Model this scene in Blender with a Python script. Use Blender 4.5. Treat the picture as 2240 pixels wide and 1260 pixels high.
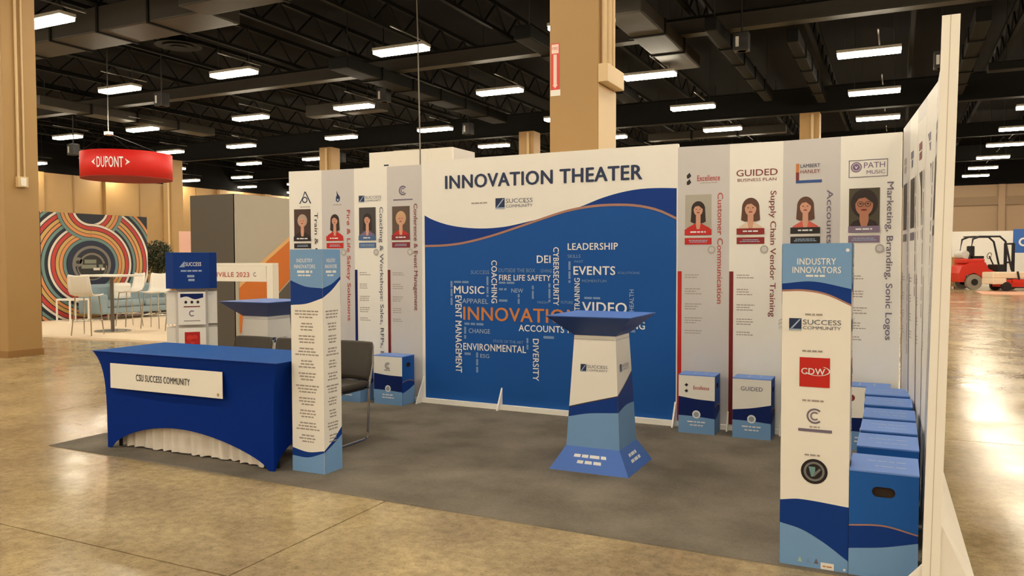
import bpy, bmesh, math, random
from mathutils import Vector, Matrix
for o in list(bpy.data.objects): bpy.data.objects.remove(o)
S = bpy.context.scene
C = S.collection
PI = math.pi
# ---------------------------------------------------------------- camera, world, exposure
cam_d = bpy.data.cameras.new('camera'); cam = bpy.data.objects.new('camera', cam_d); C.objects.link(cam); S.camera = cam
cam_d.sensor_fit = 'HORIZONTAL'; cam_d.sensor_width = 36.0; cam_d.lens = 1737.67 / 2240 * 36.0
cam_d.clip_start = 0.05; cam_d.clip_end = 300
R = Matrix(((0.89986735, -0.01364477, 0.4359502), (0.43615578, 0.03416736, -0.89922229), (-0.00262559, 0.99932298, 0.03669734)))
cam.matrix_world = Matrix.Translation((6.03457845, -6.8523014, 1.46295119)) @ R.to_4x4()
world = bpy.data.worlds.new('hall_air'); S.world = world; world.use_nodes = True
world.node_tree.nodes['Background'].inputs[0].default_value = (0.30, 0.25, 0.2, 1)
world.node_tree.nodes['Background'].inputs[1].default_value = 0.008
LAMP_POWER = 62.0
LAMP_COLOUR = (1.0, 0.875, 0.665)
S.view_settings.view_transform = 'Standard'; S.view_settings.look = 'None'
S.view_settings.gamma = 1; S.view_settings.use_curve_mapping = False
S.view_settings.exposure = 0.0
random.seed(4)

# ---------------------------------------------------------------- materials
def lin(c):
    c = c / 255.0
    return c / 12.92 if c <= 0.04045 else ((c + 0.055) / 1.055) ** 2.4
MATS = {}
def mat(name, rgb=None, rough=0.6, metal=0.0, noise=0.0, scale=8.0, bump=0.0, emit=None, spec=0.5, coat=0.0, trans=0.0):
    if name in MATS: return MATS[name]
    m = bpy.data.materials.new(name); m.use_nodes = True; MATS[name] = m
    nt = m.node_tree; b = nt.nodes['Principled BSDF']
    col = tuple(lin(v) for v in rgb) + (1,)
    b.inputs['Base Color'].default_value = col
    b.inputs['Roughness'].default_value = rough; b.inputs['Metallic'].default_value = metal
    b.inputs['Specular IOR Level'].default_value = spec
    if coat: b.inputs['Coat Weight'].default_value = coat
    if trans: b.inputs['Transmission Weight'].default_value = trans
    tc = nt.nodes.new('ShaderNodeTexCoord')
    n = nt.nodes.new('ShaderNodeTexNoise'); n.inputs['Scale'].default_value = scale; n.inputs['Detail'].default_value = 4
    nt.links.new(tc.outputs['Object'], n.inputs['Vector'])
    mx = nt.nodes.new('ShaderNodeMix'); mx.data_type = 'RGBA'
    k = max(noise, 0.02)
    mx.inputs[6].default_value = tuple(max(0, c * (1 - k)) for c in col[:3]) + (1,)
    mx.inputs[7].default_value = tuple(min(1, c * (1 + k)) for c in col[:3]) + (1,)
    nt.links.new(n.outputs['Fac'], mx.inputs[0]); nt.links.new(mx.outputs[2], b.inputs['Base Color'])
    if bump:
        bp = nt.nodes.new('ShaderNodeBump'); bp.inputs['Strength'].default_value = bump; bp.inputs['Distance'].default_value = 0.01
        nt.links.new(n.outputs['Fac'], bp.inputs['Height']); nt.links.new(bp.outputs[0], b.inputs['Normal'])
    if emit:
        b.inputs['Emission Color'].default_value = tuple(emit[0]) + (1,); b.inputs['Emission Strength'].default_value = emit[1]
    return m
WHITE = mat('white_board', (240, 238, 232), .45)
GREYB = mat('pale_grey_board', (206, 203, 204), .45)
EDGEW = mat('white_card_edge', (246, 243, 236), .6)
NAVY = mat('print_navy', (4, 56, 138), .55, spec=.25)
NAVYD = mat('print_dark_navy', (4, 32, 96), .55, spec=.25)
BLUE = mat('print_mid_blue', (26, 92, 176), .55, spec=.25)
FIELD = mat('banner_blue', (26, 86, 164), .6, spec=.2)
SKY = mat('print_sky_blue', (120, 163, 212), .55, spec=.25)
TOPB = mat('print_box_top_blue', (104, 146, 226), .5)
RIM = mat('podium_top_blue', (66, 114, 204), .5)
COPPER = mat('print_copper', (170, 124, 110), .45)
INKW = mat('ink_white', (236, 238, 242), .5)
INKP = mat('ink_pale_blue', (160, 182, 214), .5)
INKD = mat('ink_dim_blue', (118, 150, 196), .5)
INKN = mat('ink_navy', (22, 44, 84), .5)
INKK = mat('ink_black', (34, 32, 38), .5)
INKG = mat('ink_grey', (160, 152, 148), .5)
INKO = mat('ink_orange', (206, 128, 68), .5)
INKR = mat('ink_red', (188, 70, 62), .5)
INKDR = mat('ink_dark_red', (126, 48, 50), .5)
INKPU = mat('ink_purple', (124, 98, 138), .5)
INKPG = mat('ink_purple_grey', (112, 104, 128), .5)
INKSL = mat('ink_slate', (88, 94, 118), .5)
RED = mat('print_red', (196, 34, 30), .4)
DRED = mat('print_dark_red', (120, 22, 26), .4)
SKIN = mat('print_skin', (214, 160, 136), .5)
SKIN2 = mat('print_warm_skin', (188, 126, 100), .5)
HAIRD = mat('print_dark_hair', (44, 30, 28), .5)
HAIRB = mat('print_brown_hair', (96, 62, 48), .5)
BLACK = mat('black_metal', (24, 23, 23), .5, noise=.3)
CHROME = mat('chrome_tube', (190, 186, 178), .22, 1.0)
TAN = mat('tan_paint', (172, 138, 90), .55, noise=.06, scale=2)
TANL = mat('tan_light_paint', (214, 188, 146), .5, noise=.04, scale=2)
CEIL = mat('black_deck_paint', (15, 14, 14), .85, noise=.3, scale=1.5, spec=.1)
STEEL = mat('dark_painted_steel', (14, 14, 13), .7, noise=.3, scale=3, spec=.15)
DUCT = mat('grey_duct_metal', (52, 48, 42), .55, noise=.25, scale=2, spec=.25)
DARKP = mat('print_black', (26, 26, 32), .4)

# ---------------------------------------------------------------- helpers
def tag(o, label=None, cat=None, group=None, kind=None):
    if label: o['label'] = label
    if cat: o['category'] = cat
    if group: o['group'] = group
    if kind: o['kind'] = kind
    return o
def thing(name, label, cat, loc=(0, 0, 0), rz=0, group=None, kind=None):
    o = bpy.data.objects.new(name, None); C.objects.link(o); o.location = loc; o.rotation_euler = (0, 0, rz)
    o.empty_display_size = .1
    return tag(o, label, cat, group, kind)
def mk(name, bm, m, parent=None, smooth=False, kind=None):
    me = bpy.data.meshes.new(name); bm.to_mesh(me); bm.free()
    if smooth:
        for p in me.polygons: p.use_smooth = True
    me.materials.append(m)
    o = bpy.data.objects.new(name, me); C.objects.link(o)
    if parent: o.parent = parent
    if kind: o['kind'] = kind
    return o
def dup(root, loc=None, rz=None, label=None, group=None):
    r = root.copy(); C.objects.link(r)
    if loc is not None: r.location = loc
    if rz is not None: r.rotation_euler = (0, 0, rz)
    if label: r['label'] = label
    if group: r['group'] = group
    for ch in list(root.children):
        c = ch.copy(); C.objects.link(c); c.parent = r
        for g in list(ch.children):
            d = g.copy(); C.objects.link(d); d.parent = c
    return r
def bx(bm, x0, y0, z0, x1, y1, z1, bev=0):
    c = ((x0 + x1) / 2, (y0 + y1) / 2, (z0 + z1) / 2)
    r = bmesh.ops.create_cube(bm, size=1, matrix=Matrix.Translation(c) @ Matrix.Diagonal((abs(x1 - x0), abs(y1 - y0), abs(z1 - z0), 1)))
    if bev:
        es = set(e for v in r['verts'] for e in v.link_edges)
        bmesh.ops.bevel(bm, geom=list(es), offset=bev, segments=2, affect='EDGES', profile=.6)
    return bm
def box(x0, y0, z0, x1, y1, z1, bev=0): return bx(bmesh.new(), x0, y0, z0, x1, y1, z1, bev)
def tube(bm, pts, r, n=10, r2=None):
    pts = [Vector(p) for p in pts]; rings = []
    for i, p in enumerate(pts):
        d = ((pts[min(i + 1, len(pts) - 1)] - p).normalized() + (p - pts[max(i - 1, 0)]).normalized()).normalized()
        a = Vector((0, 0, 1)) if abs(d.z) < .9 else Vector((1, 0, 0))
        u = d.cross(a).normalized(); v = d.cross(u)
        rr = r if r2 is None else r + (r2 - r) * i / (len(pts) - 1)
        rings.append([bm.verts.new(p + u * rr * math.cos(2 * PI * k / n) + v * rr * math.sin(2 * PI * k / n)) for k in range(n)])
    for a, b in zip(rings, rings[1:]):
        for k in range(n): bm.faces.new((a[k], a[(k + 1) % n], b[(k + 1) % n], b[k]))
    bm.faces.new(rings[0][::-1]); bm.faces.new(rings[-1])
    return bm
def cyl(bm, x, y, z0, z1, r, n=20, r2=None):
    bmesh.ops.create_cone(bm, cap_ends=True, segments=n, radius1=r, radius2=r if r2 is None else r2, depth=z1 - z0, matrix=Matrix.Translation((x, y, (z0 + z1) / 2)))
    return bm
def hull8(bm, b, t):
    """prism between two equal loops of corners"""
    B = [bm.verts.new(p) for p in b]; T = [bm.verts.new(p) for p in t]; n = len(b)
    for k in range(n): bm.faces.new((B[k], B[(k + 1) % n], T[(k + 1) % n], T[k]))
    bm.faces.new(B[::-1]); bm.faces.new(T)
    bmesh.ops.recalc_face_normals(bm, faces=bm.faces)
    return bm
def interp(pts, u):
    """smooth curve through pts (catmull-rom)"""
    if u <= pts[0][0]: return pts[0][1]
    for i in range(len(pts) - 1):
        if u <= pts[i + 1][0] + 1e-9:
            (x1, y1), (x2, y2) = pts[i], pts[i + 1]
            m1 = (y2 - pts[i - 1][1]) / (x2 - pts[i - 1][0]) if i else (y2 - y1) / (x2 - x1)
            m2 = (pts[i + 2][1] - y1) / (pts[i + 2][0] - x1) if i + 2 < len(pts) else (y2 - y1) / (x2 - x1)
            h = x2 - x1; t = (u - x1) / h
            return (2*t**3-3*t**2+1)*y1 + (t**3-2*t**2+t)*h*m1 + (-2*t**3+3*t**2)*y2 + (t**3-t**2)*h*m2
    return pts[-1][1]
TXT = {}
def text_geo(s, bold):
    key = (s, bold)
    if key not in TXT:
        cu = bpy.data.curves.new('t', 'FONT'); cu.body = s; cu.size = 1; cu.resolution_u = 3; cu.fill_mode = 'FRONT'
        if bold > .015: cu.space_character = 1.06
        o = bpy.data.objects.new('t', cu); C.objects.link(o)
        dg = bpy.context.evaluated_depsgraph_get(); me = bpy.data.meshes.new_from_object(o.evaluated_get(dg))
        vs = [(v.co.x, v.co.y, 0) for v in me.vertices]; fs = [tuple(p.vertices) for p in me.polygons]
        bpy.data.objects.remove(o); bpy.data.curves.remove(cu); bpy.data.meshes.remove(me)
        x0 = min(v[0] for v in vs); x1 = max(v[0] for v in vs)
        if bold:   # heavier face: the outline struck again a little to each side
            n = len(vs); dx = bold; vs = [(x + k * dx, y + q * dx * .5, L) for L, (k, q) in enumerate(((-.6, 0), (0, .6), (0, -.6), (.6, 0))) for x, y, _ in vs]; fs = [tuple(i + k * n for i in f) for k in range(4) for f in fs]; x0 -= dx * .6; x1 += dx * .6
        TXT[key] = ([((v[0] - x0), v[1], v[2]) for v in vs], fs, x1 - x0)
    return TXT[key]
CAP = 0.715
class Face:
    """a flat printed face: maps (u, v) in metres on a quad of corners (bl, br, tr, tl), in the local space of the root"""
    def __init__(s, root, bl, br, tr, tl, W, H, step=.0009):
        s.root = root; s.q = [Vector(x) for x in (bl, br, tr, tl)]; s.W = W; s.H = H; s.step = step
        s.n = (s.q[1] - s.q[0]).cross(s.q[3] - s.q[0]).normalized()
    def P(s, u, v, L=1):
        a = u / s.W; b = v / s.H; q = s.q
        return (q[0] * (1 - a) + q[1] * a) * (1 - b) + (q[3] * (1 - a) + q[2] * a) * b + s.n * s.step * L
    def mesh(s, name, vs, fs, m, L, parent=None):
        bm = bmesh.new(); V = [bm.verts.new(s.P(v[0], v[1], L + (v[2] * .16 if len(v) > 2 else 0))) for v in vs]
        for f in fs:
            try: bm.faces.new([V[i] for i in f])
            except ValueError: pass
        return mk(name, bm, m, parent or s.root)
    def poly(s, name, pts, m, L=1, parent=None): return s.mesh(name, pts, [tuple(range(len(pts)))], m, L, parent)
    def rect(s, name, u0, v0, u1, v1, m, L=1, parent=None): return s.poly(name, [(u0, v0), (u1, v0), (u1, v1), (u0, v1)], m, L, parent)
    def disc(s, name, u, v, r, m, L=1, parent=None, ry=None, n=24):
        return s.poly(name, [(u + r * math.cos(2 * PI * k / n), v + (ry or r) * math.sin(2 * PI * k / n)) for k in range(n)], m, L, parent)
    def ring(s, name, u, v, r0, r1, m, L=1, a0=0, a1=360, n=28, parent=None, ry=1.0, clip=None):
        vs = []; fs = []
        for k in range(n):
            A, B = (math.radians(a0 + (a1 - a0) * (k + j) / n) for j in (0, 1))
            p = [(u + r0 * math.cos(A), v + ry * r0 * math.sin(A)), (u + r1 * math.cos(A), v + ry * r1 * math.sin(A)), (u + r1 * math.cos(B), v + ry * r1 * math.sin(B)), (u + r0 * math.cos(B), v + ry * r0 * math.sin(B))]
            if clip: p = clip_poly(p, clip)
            if len(p) < 3: continue
            fs.append(tuple(range(len(vs), len(vs) + len(p)))); vs += p
        return s.mesh(name, vs, fs, m, L, parent) if vs else None
    def band(s, name, lo, hi, m, L=1, u0=0, u1=None, n=26, parent=None):
        """strip between two curves (lists of points or constants)"""
        u1 = s.W if u1 is None else u1; f = lambda c, u: interp(c, u) if isinstance(c, list) else c
        us = [u0 + (u1 - u0) * k / n for k in range(n + 1)]
        vs = [(u, f(lo, u)) for u in us] + [(u, f(hi, u)) for u in us]
        return s.mesh(name, vs, [(k, k + 1, n + 2 + k, n + 1 + k) for k in range(n)], m, L, parent)
    def text(s, name, t, u, v, h, m, L=2, w=None, bold=.0, rot=0, align='c', parent=None):
        """h = capital height; (u, v) = baseline anchor; rot in quarter turns (-1 reads downward)"""
        vs, fs, tw = text_geo(t, bold); k = h / CAP; kx = (w / tw) if w else k * .95
        ww = tw * kx; ox = {'c': -ww / 2, 'l': 0, 'r': -ww}[align]
        out = []
        for x, y, z in vs:
            X = x * kx + ox; Y = y * k
            if rot == -1: X, Y = Y, -X
            elif rot == 1: X, Y = -Y, X
            out.append((u + X, v + Y, z))
        return s.mesh(name, out, fs, m, L, parent)
    def lines(s, name, u, v, w, h, gap, n, m, L=2, align='l', seed=0, parent=None, rot=0):
        """rows of print too small to read: broken dashes"""
        rr = random.Random(seed * 77 + int(u * 999) + int(v * 991)); vs = []; fs = []
        for k in range(n):
            ww = w * rr.uniform(.6, 1.0); x = u if align == 'l' else u - ww / 2; e = x + ww; y = v - k * gap
            while x < e - h:
                d = min(rr.uniform(1.6, 4.5) * h, e - x); q = [(x, y), (x + d, y), (x + d, y + h), (x, y + h)]
                if rot: q = [(u + (b - v), v - (a - u)) for a, b in q]
                fs.append(tuple(range(len(vs), len(vs) + 4))); vs += q; x += d + h * .6
        return s.mesh(name, vs, fs, m, L, parent)
def clip_poly(p, rect):
    u0, v0, u1, v1 = rect
    for ax, lim, sg in ((0, u0, 1), (0, u1, -1), (1, v0, 1), (1, v1, -1)):
        out = []
        for i in range(len(p)):
            a, b = p[i - 1], p[i]; da = sg * (a[ax] - lim); db = sg * (b[ax] - lim)
            if (da >= 0) != (db >= 0):
                t = da / (da - db); out.append((a[0] + (b[0] - a[0]) * t, a[1] + (b[1] - a[1]) * t))
            if db >= 0: out.append(b)
        p = out
        if not p: break
    return p
def logo_square(f, u, v, h, w, L=2, small=True, ink=INKSL):
    """navy square emblem with a rising stroke, and the two words beside it"""
    lg = f.rect('logo_emblem', u, v, u + h, v + h, INKN, L)
    f.poly('emblem_stroke', [(u + h * .08, v + h * .1), (u + h * .3, v + h * .16), (u + h * .95, v + h * .92), (u + h * .8, v + h * .92)], INKP, L + 1, lg)
    f.rect('emblem_bar', u, v - h * .02, u + h, v + h * .1, INKP, L + 1.2, lg)
    if w:
        f.text('logo_lettering', 'SUCCESS', u + h * 1.12, v + h * .5, h * .42, ink, L, w=w, align='l')
        if small: f.text('logo_lettering', 'COMMUNITY', u + h * 1.12, v + h * .08, h * .28, ink, L, w=w, align='l')

# ---------------------------------------------------------------- hall: floor, walls, ceiling
HX0, HX1, HY0, HY1, HZ = -31.6, 27.0, -24.0, 47.6, 8.2
def floor_mat():
    m = bpy.data.materials.new('polished_concrete'); m.use_nodes = True; nt = m.node_tree; b = nt.nodes['Principled BSDF']; N = nt.nodes.new; K = nt.links.new
    g = N('ShaderNodeNewGeometry')
    n1 = N('ShaderNodeTexNoise'); n1.inputs['Scale'].default_value = .8; n1.inputs['Detail'].default_value = 8; n1.inputs['Roughness'].default_value = .62
    n2 = N('ShaderNodeTexNoise'); n2.inputs['Scale'].default_value = 16; n2.inputs['Detail'].default_value = 6; n2.inputs['Roughness'].default_value = .7
    n3 = N('ShaderNodeTexNoise'); n3.inputs['Scale'].default_value = 70; n3.inputs['Detail'].default_value = 2
    for n in (n1, n2, n3): K(g.outputs['Position'], n.inputs['Vector'])
    cr = N('ShaderNodeValToRGB'); e = cr.color_ramp.elements
    e[0].position = .3; e[0].color = (lin(140), lin(120), lin(90), 1); e[1].position = .7; e[1].color = (lin(204), lin(182), lin(138), 1)
    K(n1.outputs['Fac'], cr.inputs[0])
    cr2 = N('ShaderNodeValToRGB'); e = cr2.color_ramp.elements; e[0].position = .3; e[0].color = (.62, .6, .58, 1); e[1].position = .62; e[1].color = (1, 1, 1, 1)
    K(n2.outputs['Fac'], cr2.inputs[0])
    mx = N('ShaderNodeMix'); mx.data_type = 'RGBA'; mx.blend_type = 'MULTIPLY'; mx.inputs[0].default_value = .75; K(cr.outputs[0], mx.inputs[6]); K(cr2.outputs[0], mx.inputs[7])
    mx.inputs[0].default_value = .95
    cr3 = N('ShaderNodeValToRGB'); e = cr3.color_ramp.elements; e[0].position = .33; e[0].color = (.5, .48, .46, 1); e[1].position = .42; e[1].color = (1, 1, 1, 1)
    K(n3.outputs['Fac'], cr3.inputs[0])
    mx2 = N('ShaderNodeMix'); mx2.data_type = 'RGBA'; mx2.blend_type = 'MULTIPLY'; mx2.inputs[0].default_value = .5; K(mx.outputs[2], mx2.inputs[6]); K(cr3.outputs[0], mx2.inputs[7])
    K(mx2.outputs[2], b.inputs['Base Color'])
    mr = N('ShaderNodeMapRange'); mr.inputs[1].default_value = .3; mr.inputs[2].default_value = .7; mr.inputs[3].default_value = .09; mr.inputs[4].default_value = .27
    n4 = N('ShaderNodeTexNoise'); n4.inputs['Scale'].default_value = 1.3; n4.inputs['Detail'].default_value = 9; n4.inputs['Roughness'].default_value = .68; K(g.outputs['Position'], n4.inputs['Vector']); K(n4.outputs['Fac'], mr.inputs[0]); K(mr.outputs[0], b.inputs['Roughness'])
    bp = N('ShaderNodeBump'); bp.inputs['Strength'].default_value = .05; bp.inputs['Distance'].default_value = .005; K(n2.outputs['Fac'], bp.inputs['Height']); K(bp.outputs[0], b.inputs['Normal'])
    b.inputs['Specular IOR Level'].default_value = .24
    return m
FLOOR = floor_mat()
fl = mk('floor', box(HX0, HY0, -.3, HX1, HY1, -.02), mat('joint_dirt', (70, 56, 42), .9)); fl['kind'] = 'structure'
fl['label'] = 'polished tan concrete floor cut into square slabs'
slab = None; P = 4.57
ix0 = math.floor((HX0 - 3.27) / P); iy0 = math.floor((HY0 + 4.17) / P)
for i in range(ix0, 7):
    for j in range(iy0, 13):
        x0 = max(HX0, 3.27 + i * P); x1 = min(HX1, 3.27 + (i + 1) * P); y0 = max(HY0, -4.17 + j * P); y1 = min(HY1, -4.17 + (j + 1) * P)
        if x1 - x0 < .1 or y1 - y0 < .1: continue
        g = .005
        full = abs(x1 - x0 - P) < 1e-6 and abs(y1 - y0 - P) < 1e-6
        if full and slab:
            o = slab.copy(); C.objects.link(o); o.parent = fl; o.location = (x0, y0, 0)
        else:
            o = mk('slab', box(g, g, -.02, x1 - x0 - g, y1 - y0 - g, 0), FLOOR, fl); o.location = (x0, y0, 0)
            if full: slab = o
def struct(name, bm, m, label=None):
    o = mk(name, bm, m); o['kind'] = 'structure'
    if label: o['label'] = label
    return o
struct('ceiling', box(HX0, HY0, HZ, HX1, HY1, HZ + .2), CEIL, 'black painted ceiling deck high over the hall')
WT = 5.75
wl = struct('wall_side', box(HX0 - .3, HY0, 0, HX0, HY1, WT), TAN, 'tan side wall far behind the mural booth')
wb = struct('wall_back', box(HX0, HY1, 0, HX1, HY1 + .3, WT), mat('brown_grey_wall_paint', (150, 124, 96), .6), 'tan far wall behind the forklift')
struct('wall_back_upper', box(HX0, HY1, WT, HX1, HY1 + .3, HZ), CEIL)
struct('wall_side_upper', box(HX0 - .3, HY0, WT, HX0, HY1, HZ), CEIL)
struct('wall_right', box(HX1, HY0, 0, HX1 + .3, HY1, HZ), TAN)
struct('wall_front', box(HX0, HY0 - .3, 0, HX1, HY0, HZ), TAN)
for y in [2 + 3.9 * k for k in range(11)]:
    mk('pilaster', box(HX0, y, 0, HX0 + .22, y + .55, WT), TAN, wl)
for y in [4.2 + 3.9 * k for k in range(11)]:
    mk('panel_joint', box(HX0, y, 0, HX0 + .03, y + .06, WT), mat('joint_shadow_paint', (150, 116, 78), .7), wl)
for x in (-24, -18.8, -13.6, -8.4, -3.2, 2.0, 11.3, 16.4, 21.6):
    mk('pilaster', box(x, HY1 - .15, 0, x + .35, HY1, WT), MATS['brown_grey_wall_paint'], wb)
mk('wall_band', box(HX0, HY1 - .12, 4.55, HX1, HY1, 5.05), mat('wall_band_paint', (128, 104, 78), .6), wb)

# ---------------------------------------------------------------- overhead steel, ducts and lights
for i, (y, z0, z1) in enumerate(((-18.5, 6.3, 6.9), (-8.5, 6.5, 6.9), (.8, 6.3, 7.0), (11.6, 6.62, 6.95), (20.5, 6.15, 6.9), (30.6, 6.4, 6.9), (38.0, 6.2, 6.9))):
    t = thing('girder', 'dark steel roof girder spanning the hall, ' + ['far behind the viewer', 'overhead near the viewer', 'over the booth back wall', 'coloured browner as if lit, ahead of the booth', 'resting on the distant columns', 'deep in the hall', 'closest to the far wall'][i], 'girder', (0, y, 0), group='roof girders')
    mk('web', box(HX0 + .01, -.04, z0, HX1 - .01, .04, z1), DUCT if i == 3 else STEEL, t)  # lighter colour on one girder's web and lower flange stands in for light
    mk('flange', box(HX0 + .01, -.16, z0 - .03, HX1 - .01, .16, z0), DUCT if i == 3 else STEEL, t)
    mk('flange', box(HX0 + .01, -.16, z1, HX1 - .01, .16, z1 + .03), STEEL, t)
j0 = thing('roof_joist', 'dark open-web steel joist running the length of the hall', 'joist', (HX0 + 1.1, 0, 0), group='roof joists running the length of the hall')
bm = bx(bx(bmesh.new(), -.05, HY0 + .01, 7.05, .05, HY1 - .01, 7.13), -.05, HY0 + .01, 7.65, .05, HY1 - .01, 7.75)
mk('chord', bm, STEEL, j0)
bm = bmesh.new(); y = HY0 + .3
while y < HY1 - 1:
    hull8(bm, [(-.02, y, 7.1), (.02, y, 7.1), (.02, y + .05, 7.1), (-.02, y + .05, 7.1)], [(-.02, y + .6, 7.68), (.02, y + .6, 7.68), (.02, y + .65, 7.68), (-.02, y + .65, 7.68)])
    hull8(bm, [(-.02, y + 1.2, 7.1), (.02, y + 1.2, 7.1), (.02, y + 1.25, 7.1), (-.02, y + 1.25, 7.1)], [(-.02, y + .62, 7.68), (.02, y + .62, 7.68), (.02, y + .67, 7.68), (-.02, y + .67, 7.68)]); y += 1.25
mk('webbing', bm, STEEL, j0, kind='stuff')
x = HX0 + 3.4
while x < HX1 - .5: dup(j0, (x, 0, 0)); x += 2.3
# ducts
def duct(name, x0, y0, z0, x1, y1, z1, label, along, m=DUCT):
    t = thing(name, label, 'duct', ((x0 + x1) / 2, (y0 + y1) / 2, z0), group='air ducts under the roof')
    c = Vector(t.location); mk('duct_body', box(x0 - c.x, y0 - c.y, 0, x1 - c.x, y1 - c.y, z1 - z0, .03), m, t)
    a, b = (x0, x1) if along == 'x' else (y0, y1); n = max(1, int((b - a) / 1.5))
    for k in range(1, n):
        p = a + (b - a) * k / n
        if along == 'x': mk('flange_ring', box(p - .03 - c.x, y0 - c.y - .03, -.03, p + .03 - c.x, y1 - c.y + .03, z1 - z0 + .02), STEEL, t)
        else: mk('flange_ring', box(x0 - c.x - .03, p - .03 - c.y, -.03, x1 - c.x + .03, p + .03 - c.y, z1 - z0 + .02), STEEL, t)
    for p in (a + .4, (a + b) / 2, b - .4):
        q = (p - c.x, 0) if along == 'x' else (0, p - c.y)
        mk('hanger_rod', tube(bmesh.new(), [(q[0], q[1], z1 - z0), (q[0], q[1], HZ - z0)], .012, 6), BLACK, t)
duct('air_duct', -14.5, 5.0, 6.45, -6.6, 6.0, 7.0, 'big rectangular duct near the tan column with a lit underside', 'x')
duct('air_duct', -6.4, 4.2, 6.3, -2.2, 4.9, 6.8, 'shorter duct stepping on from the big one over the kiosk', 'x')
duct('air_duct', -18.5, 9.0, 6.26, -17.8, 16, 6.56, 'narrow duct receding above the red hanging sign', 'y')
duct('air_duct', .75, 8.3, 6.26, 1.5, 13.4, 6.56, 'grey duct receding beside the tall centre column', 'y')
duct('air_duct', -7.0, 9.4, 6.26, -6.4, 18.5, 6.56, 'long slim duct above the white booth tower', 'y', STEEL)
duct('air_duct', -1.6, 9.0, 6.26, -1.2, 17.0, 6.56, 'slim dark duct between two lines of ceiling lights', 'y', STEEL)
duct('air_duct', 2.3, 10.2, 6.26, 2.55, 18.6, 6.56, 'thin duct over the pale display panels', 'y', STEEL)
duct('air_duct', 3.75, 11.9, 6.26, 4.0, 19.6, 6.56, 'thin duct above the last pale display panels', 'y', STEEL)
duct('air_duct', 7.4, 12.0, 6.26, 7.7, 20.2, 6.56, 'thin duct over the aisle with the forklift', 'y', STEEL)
duct('air_duct', -12.5, 15.0, 6.4, -9.4, 15.5, 6.8, 'cross duct above the red sign, half way down the hall', 'x')
duct('air_duct', -3.1, 24.6, 6.2, 2.2, 25.0, 6.5, 'distant cross duct seen just over the booth top', 'x')
duct('air_duct', 8.0, 16.2, 6.1, 16, 16.6, 6.3, 'long duct crossing the aisle behind the booth side wall', 'x', STEEL)
t = thing('round_diffuser', 'round black air diffuser hanging from the roof past the big duct', 'diffuser', (-9.9, 7.3, 6.7))
bm = bmesh.new()
for r0, r1, z0, z1 in ((.55, .48, 0, .06), (.38, .3, -.03, .06), (.2, .1, -.05, .06)): cyl(bm, 0, 0, z0, z1, r0, 28, r1)
mk('diffuser_cone', bm, STEEL, t); mk('duct_neck', cyl(bmesh.new(), 0, 0, .06, 1.49, .22), STEEL, t)
# hanging speakers / projectors
def rig(x, y, z, label, cat, cam_like=False):
    t = thing('ceiling_speaker' if cat == 'speaker' else 'projector', label, cat, (x, y, z))
    mk('housing', box(-.16, -.14, -.2, .16, .14, .2, .02), BLACK, t)
    mk('grille' if cat == 'speaker' else 'lens', cyl(bmesh.new(), 0, 0, -.2, -.16, .1), mat('grey_grille', (110, 108, 104), .4), t)
    f = Face(t, (-.16, -.142, -.2), (.16, -.142, -.2), (.16, -.142, .2), (-.16, -.142, .2), .32, .4)
    f.rect('name_plate', .05, .08, .12, .3, mat('pale_plate', (190, 188, 184), .4))
    mk('bracket', tube(bmesh.new(), [(0, 0, .2), (0, 0, HZ - z)], .02, 8), BLACK, t)
for a in ((-7.4, 12.4, 6.2, 'black speaker with pale plate hung ahead of the innovation wall', 'speaker'), (-13.2, 9.6, 6.1, 'black speaker hung over the red sign', 'speaker'), (2.9, 11.2, 6.2, 'black projector hung over the pale display panels', 'projector'),
          (-7.5, 17.6, 6.0, 'small black speaker hung deep over the white tower', 'speaker'), (6.9, 14.5, 6.1, 'black speaker above the open aisle behind the side wall', 'speaker'), (-20.5, 12.0, 5.4, 'black speaker low over the tan side wall', 'speaker'), (-15.9, 21.3, 5.9, 'black speaker near the distant thin column', 'speaker')): rig(*a)
# lights
LENS = mat('lamp_lens', (255, 250, 240), .4, emit=(LAMP_COLOUR, LAMP_POWER))
HOUS = mat('lamp_housing', (170, 166, 158), .5)
l0 = thing('ceiling_light', 'x', 'lamp')
mk('housing', box(-.66, -.17, .05, .66, .17, .12, .015), HOUS, l0)
mk('lens', box(-.645, -.155, -.02, .645, .155, .055, .018), LENS, l0)
for s in (-1, 1): mk('suspension_cable', tube(bmesh.new(), [(s * .5, 0, .12), (s * .5, 0, HZ - 6.0)], .006, 5), BLACK, l0)
mk('wiring_rail', box(.185, -.7, .34, .215, .7, .36), mat('rail_grey', (90, 86, 80), .6), l0)
ORD = ['first', 'second', 'third', 'fourth', 'fifth', 'sixth', 'seventh', 'eighth', 'ninth', 'tenth', 'eleventh', 'twelfth', 'thirteenth', 'fourteenth', 'fifteenth']
XS = (-30.8, -26.8, -21.8, -17.8, -12.8, -8.7, -3.8, .4, 5.4, 9.9, 14.5, 18.7, 23.7)
first = True
for j, y in enumerate((3.1, 7.9, 12.7, 17.35, 21.9, 26.5, 31.0, 35.5, 40.2, 44.5, -1.5, -6.2, -10.8, -15.4, -20.0)):
    for i, x in enumerate(XS):
        lab = 'white ceiling light, %s from the tan side wall in the %s row past the booth' % (ORD[i], ORD[j]) if j < 10 else 'white ceiling light hung over the viewer and the aisle behind'
        if first: l0.location = (x, y, 6.0); l0['label'] = lab; l0['group'] = 'ceiling lights'; first = False
        else: dup(l0, (x, y, 6.0), 0, lab, 'ceiling lights')

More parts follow.
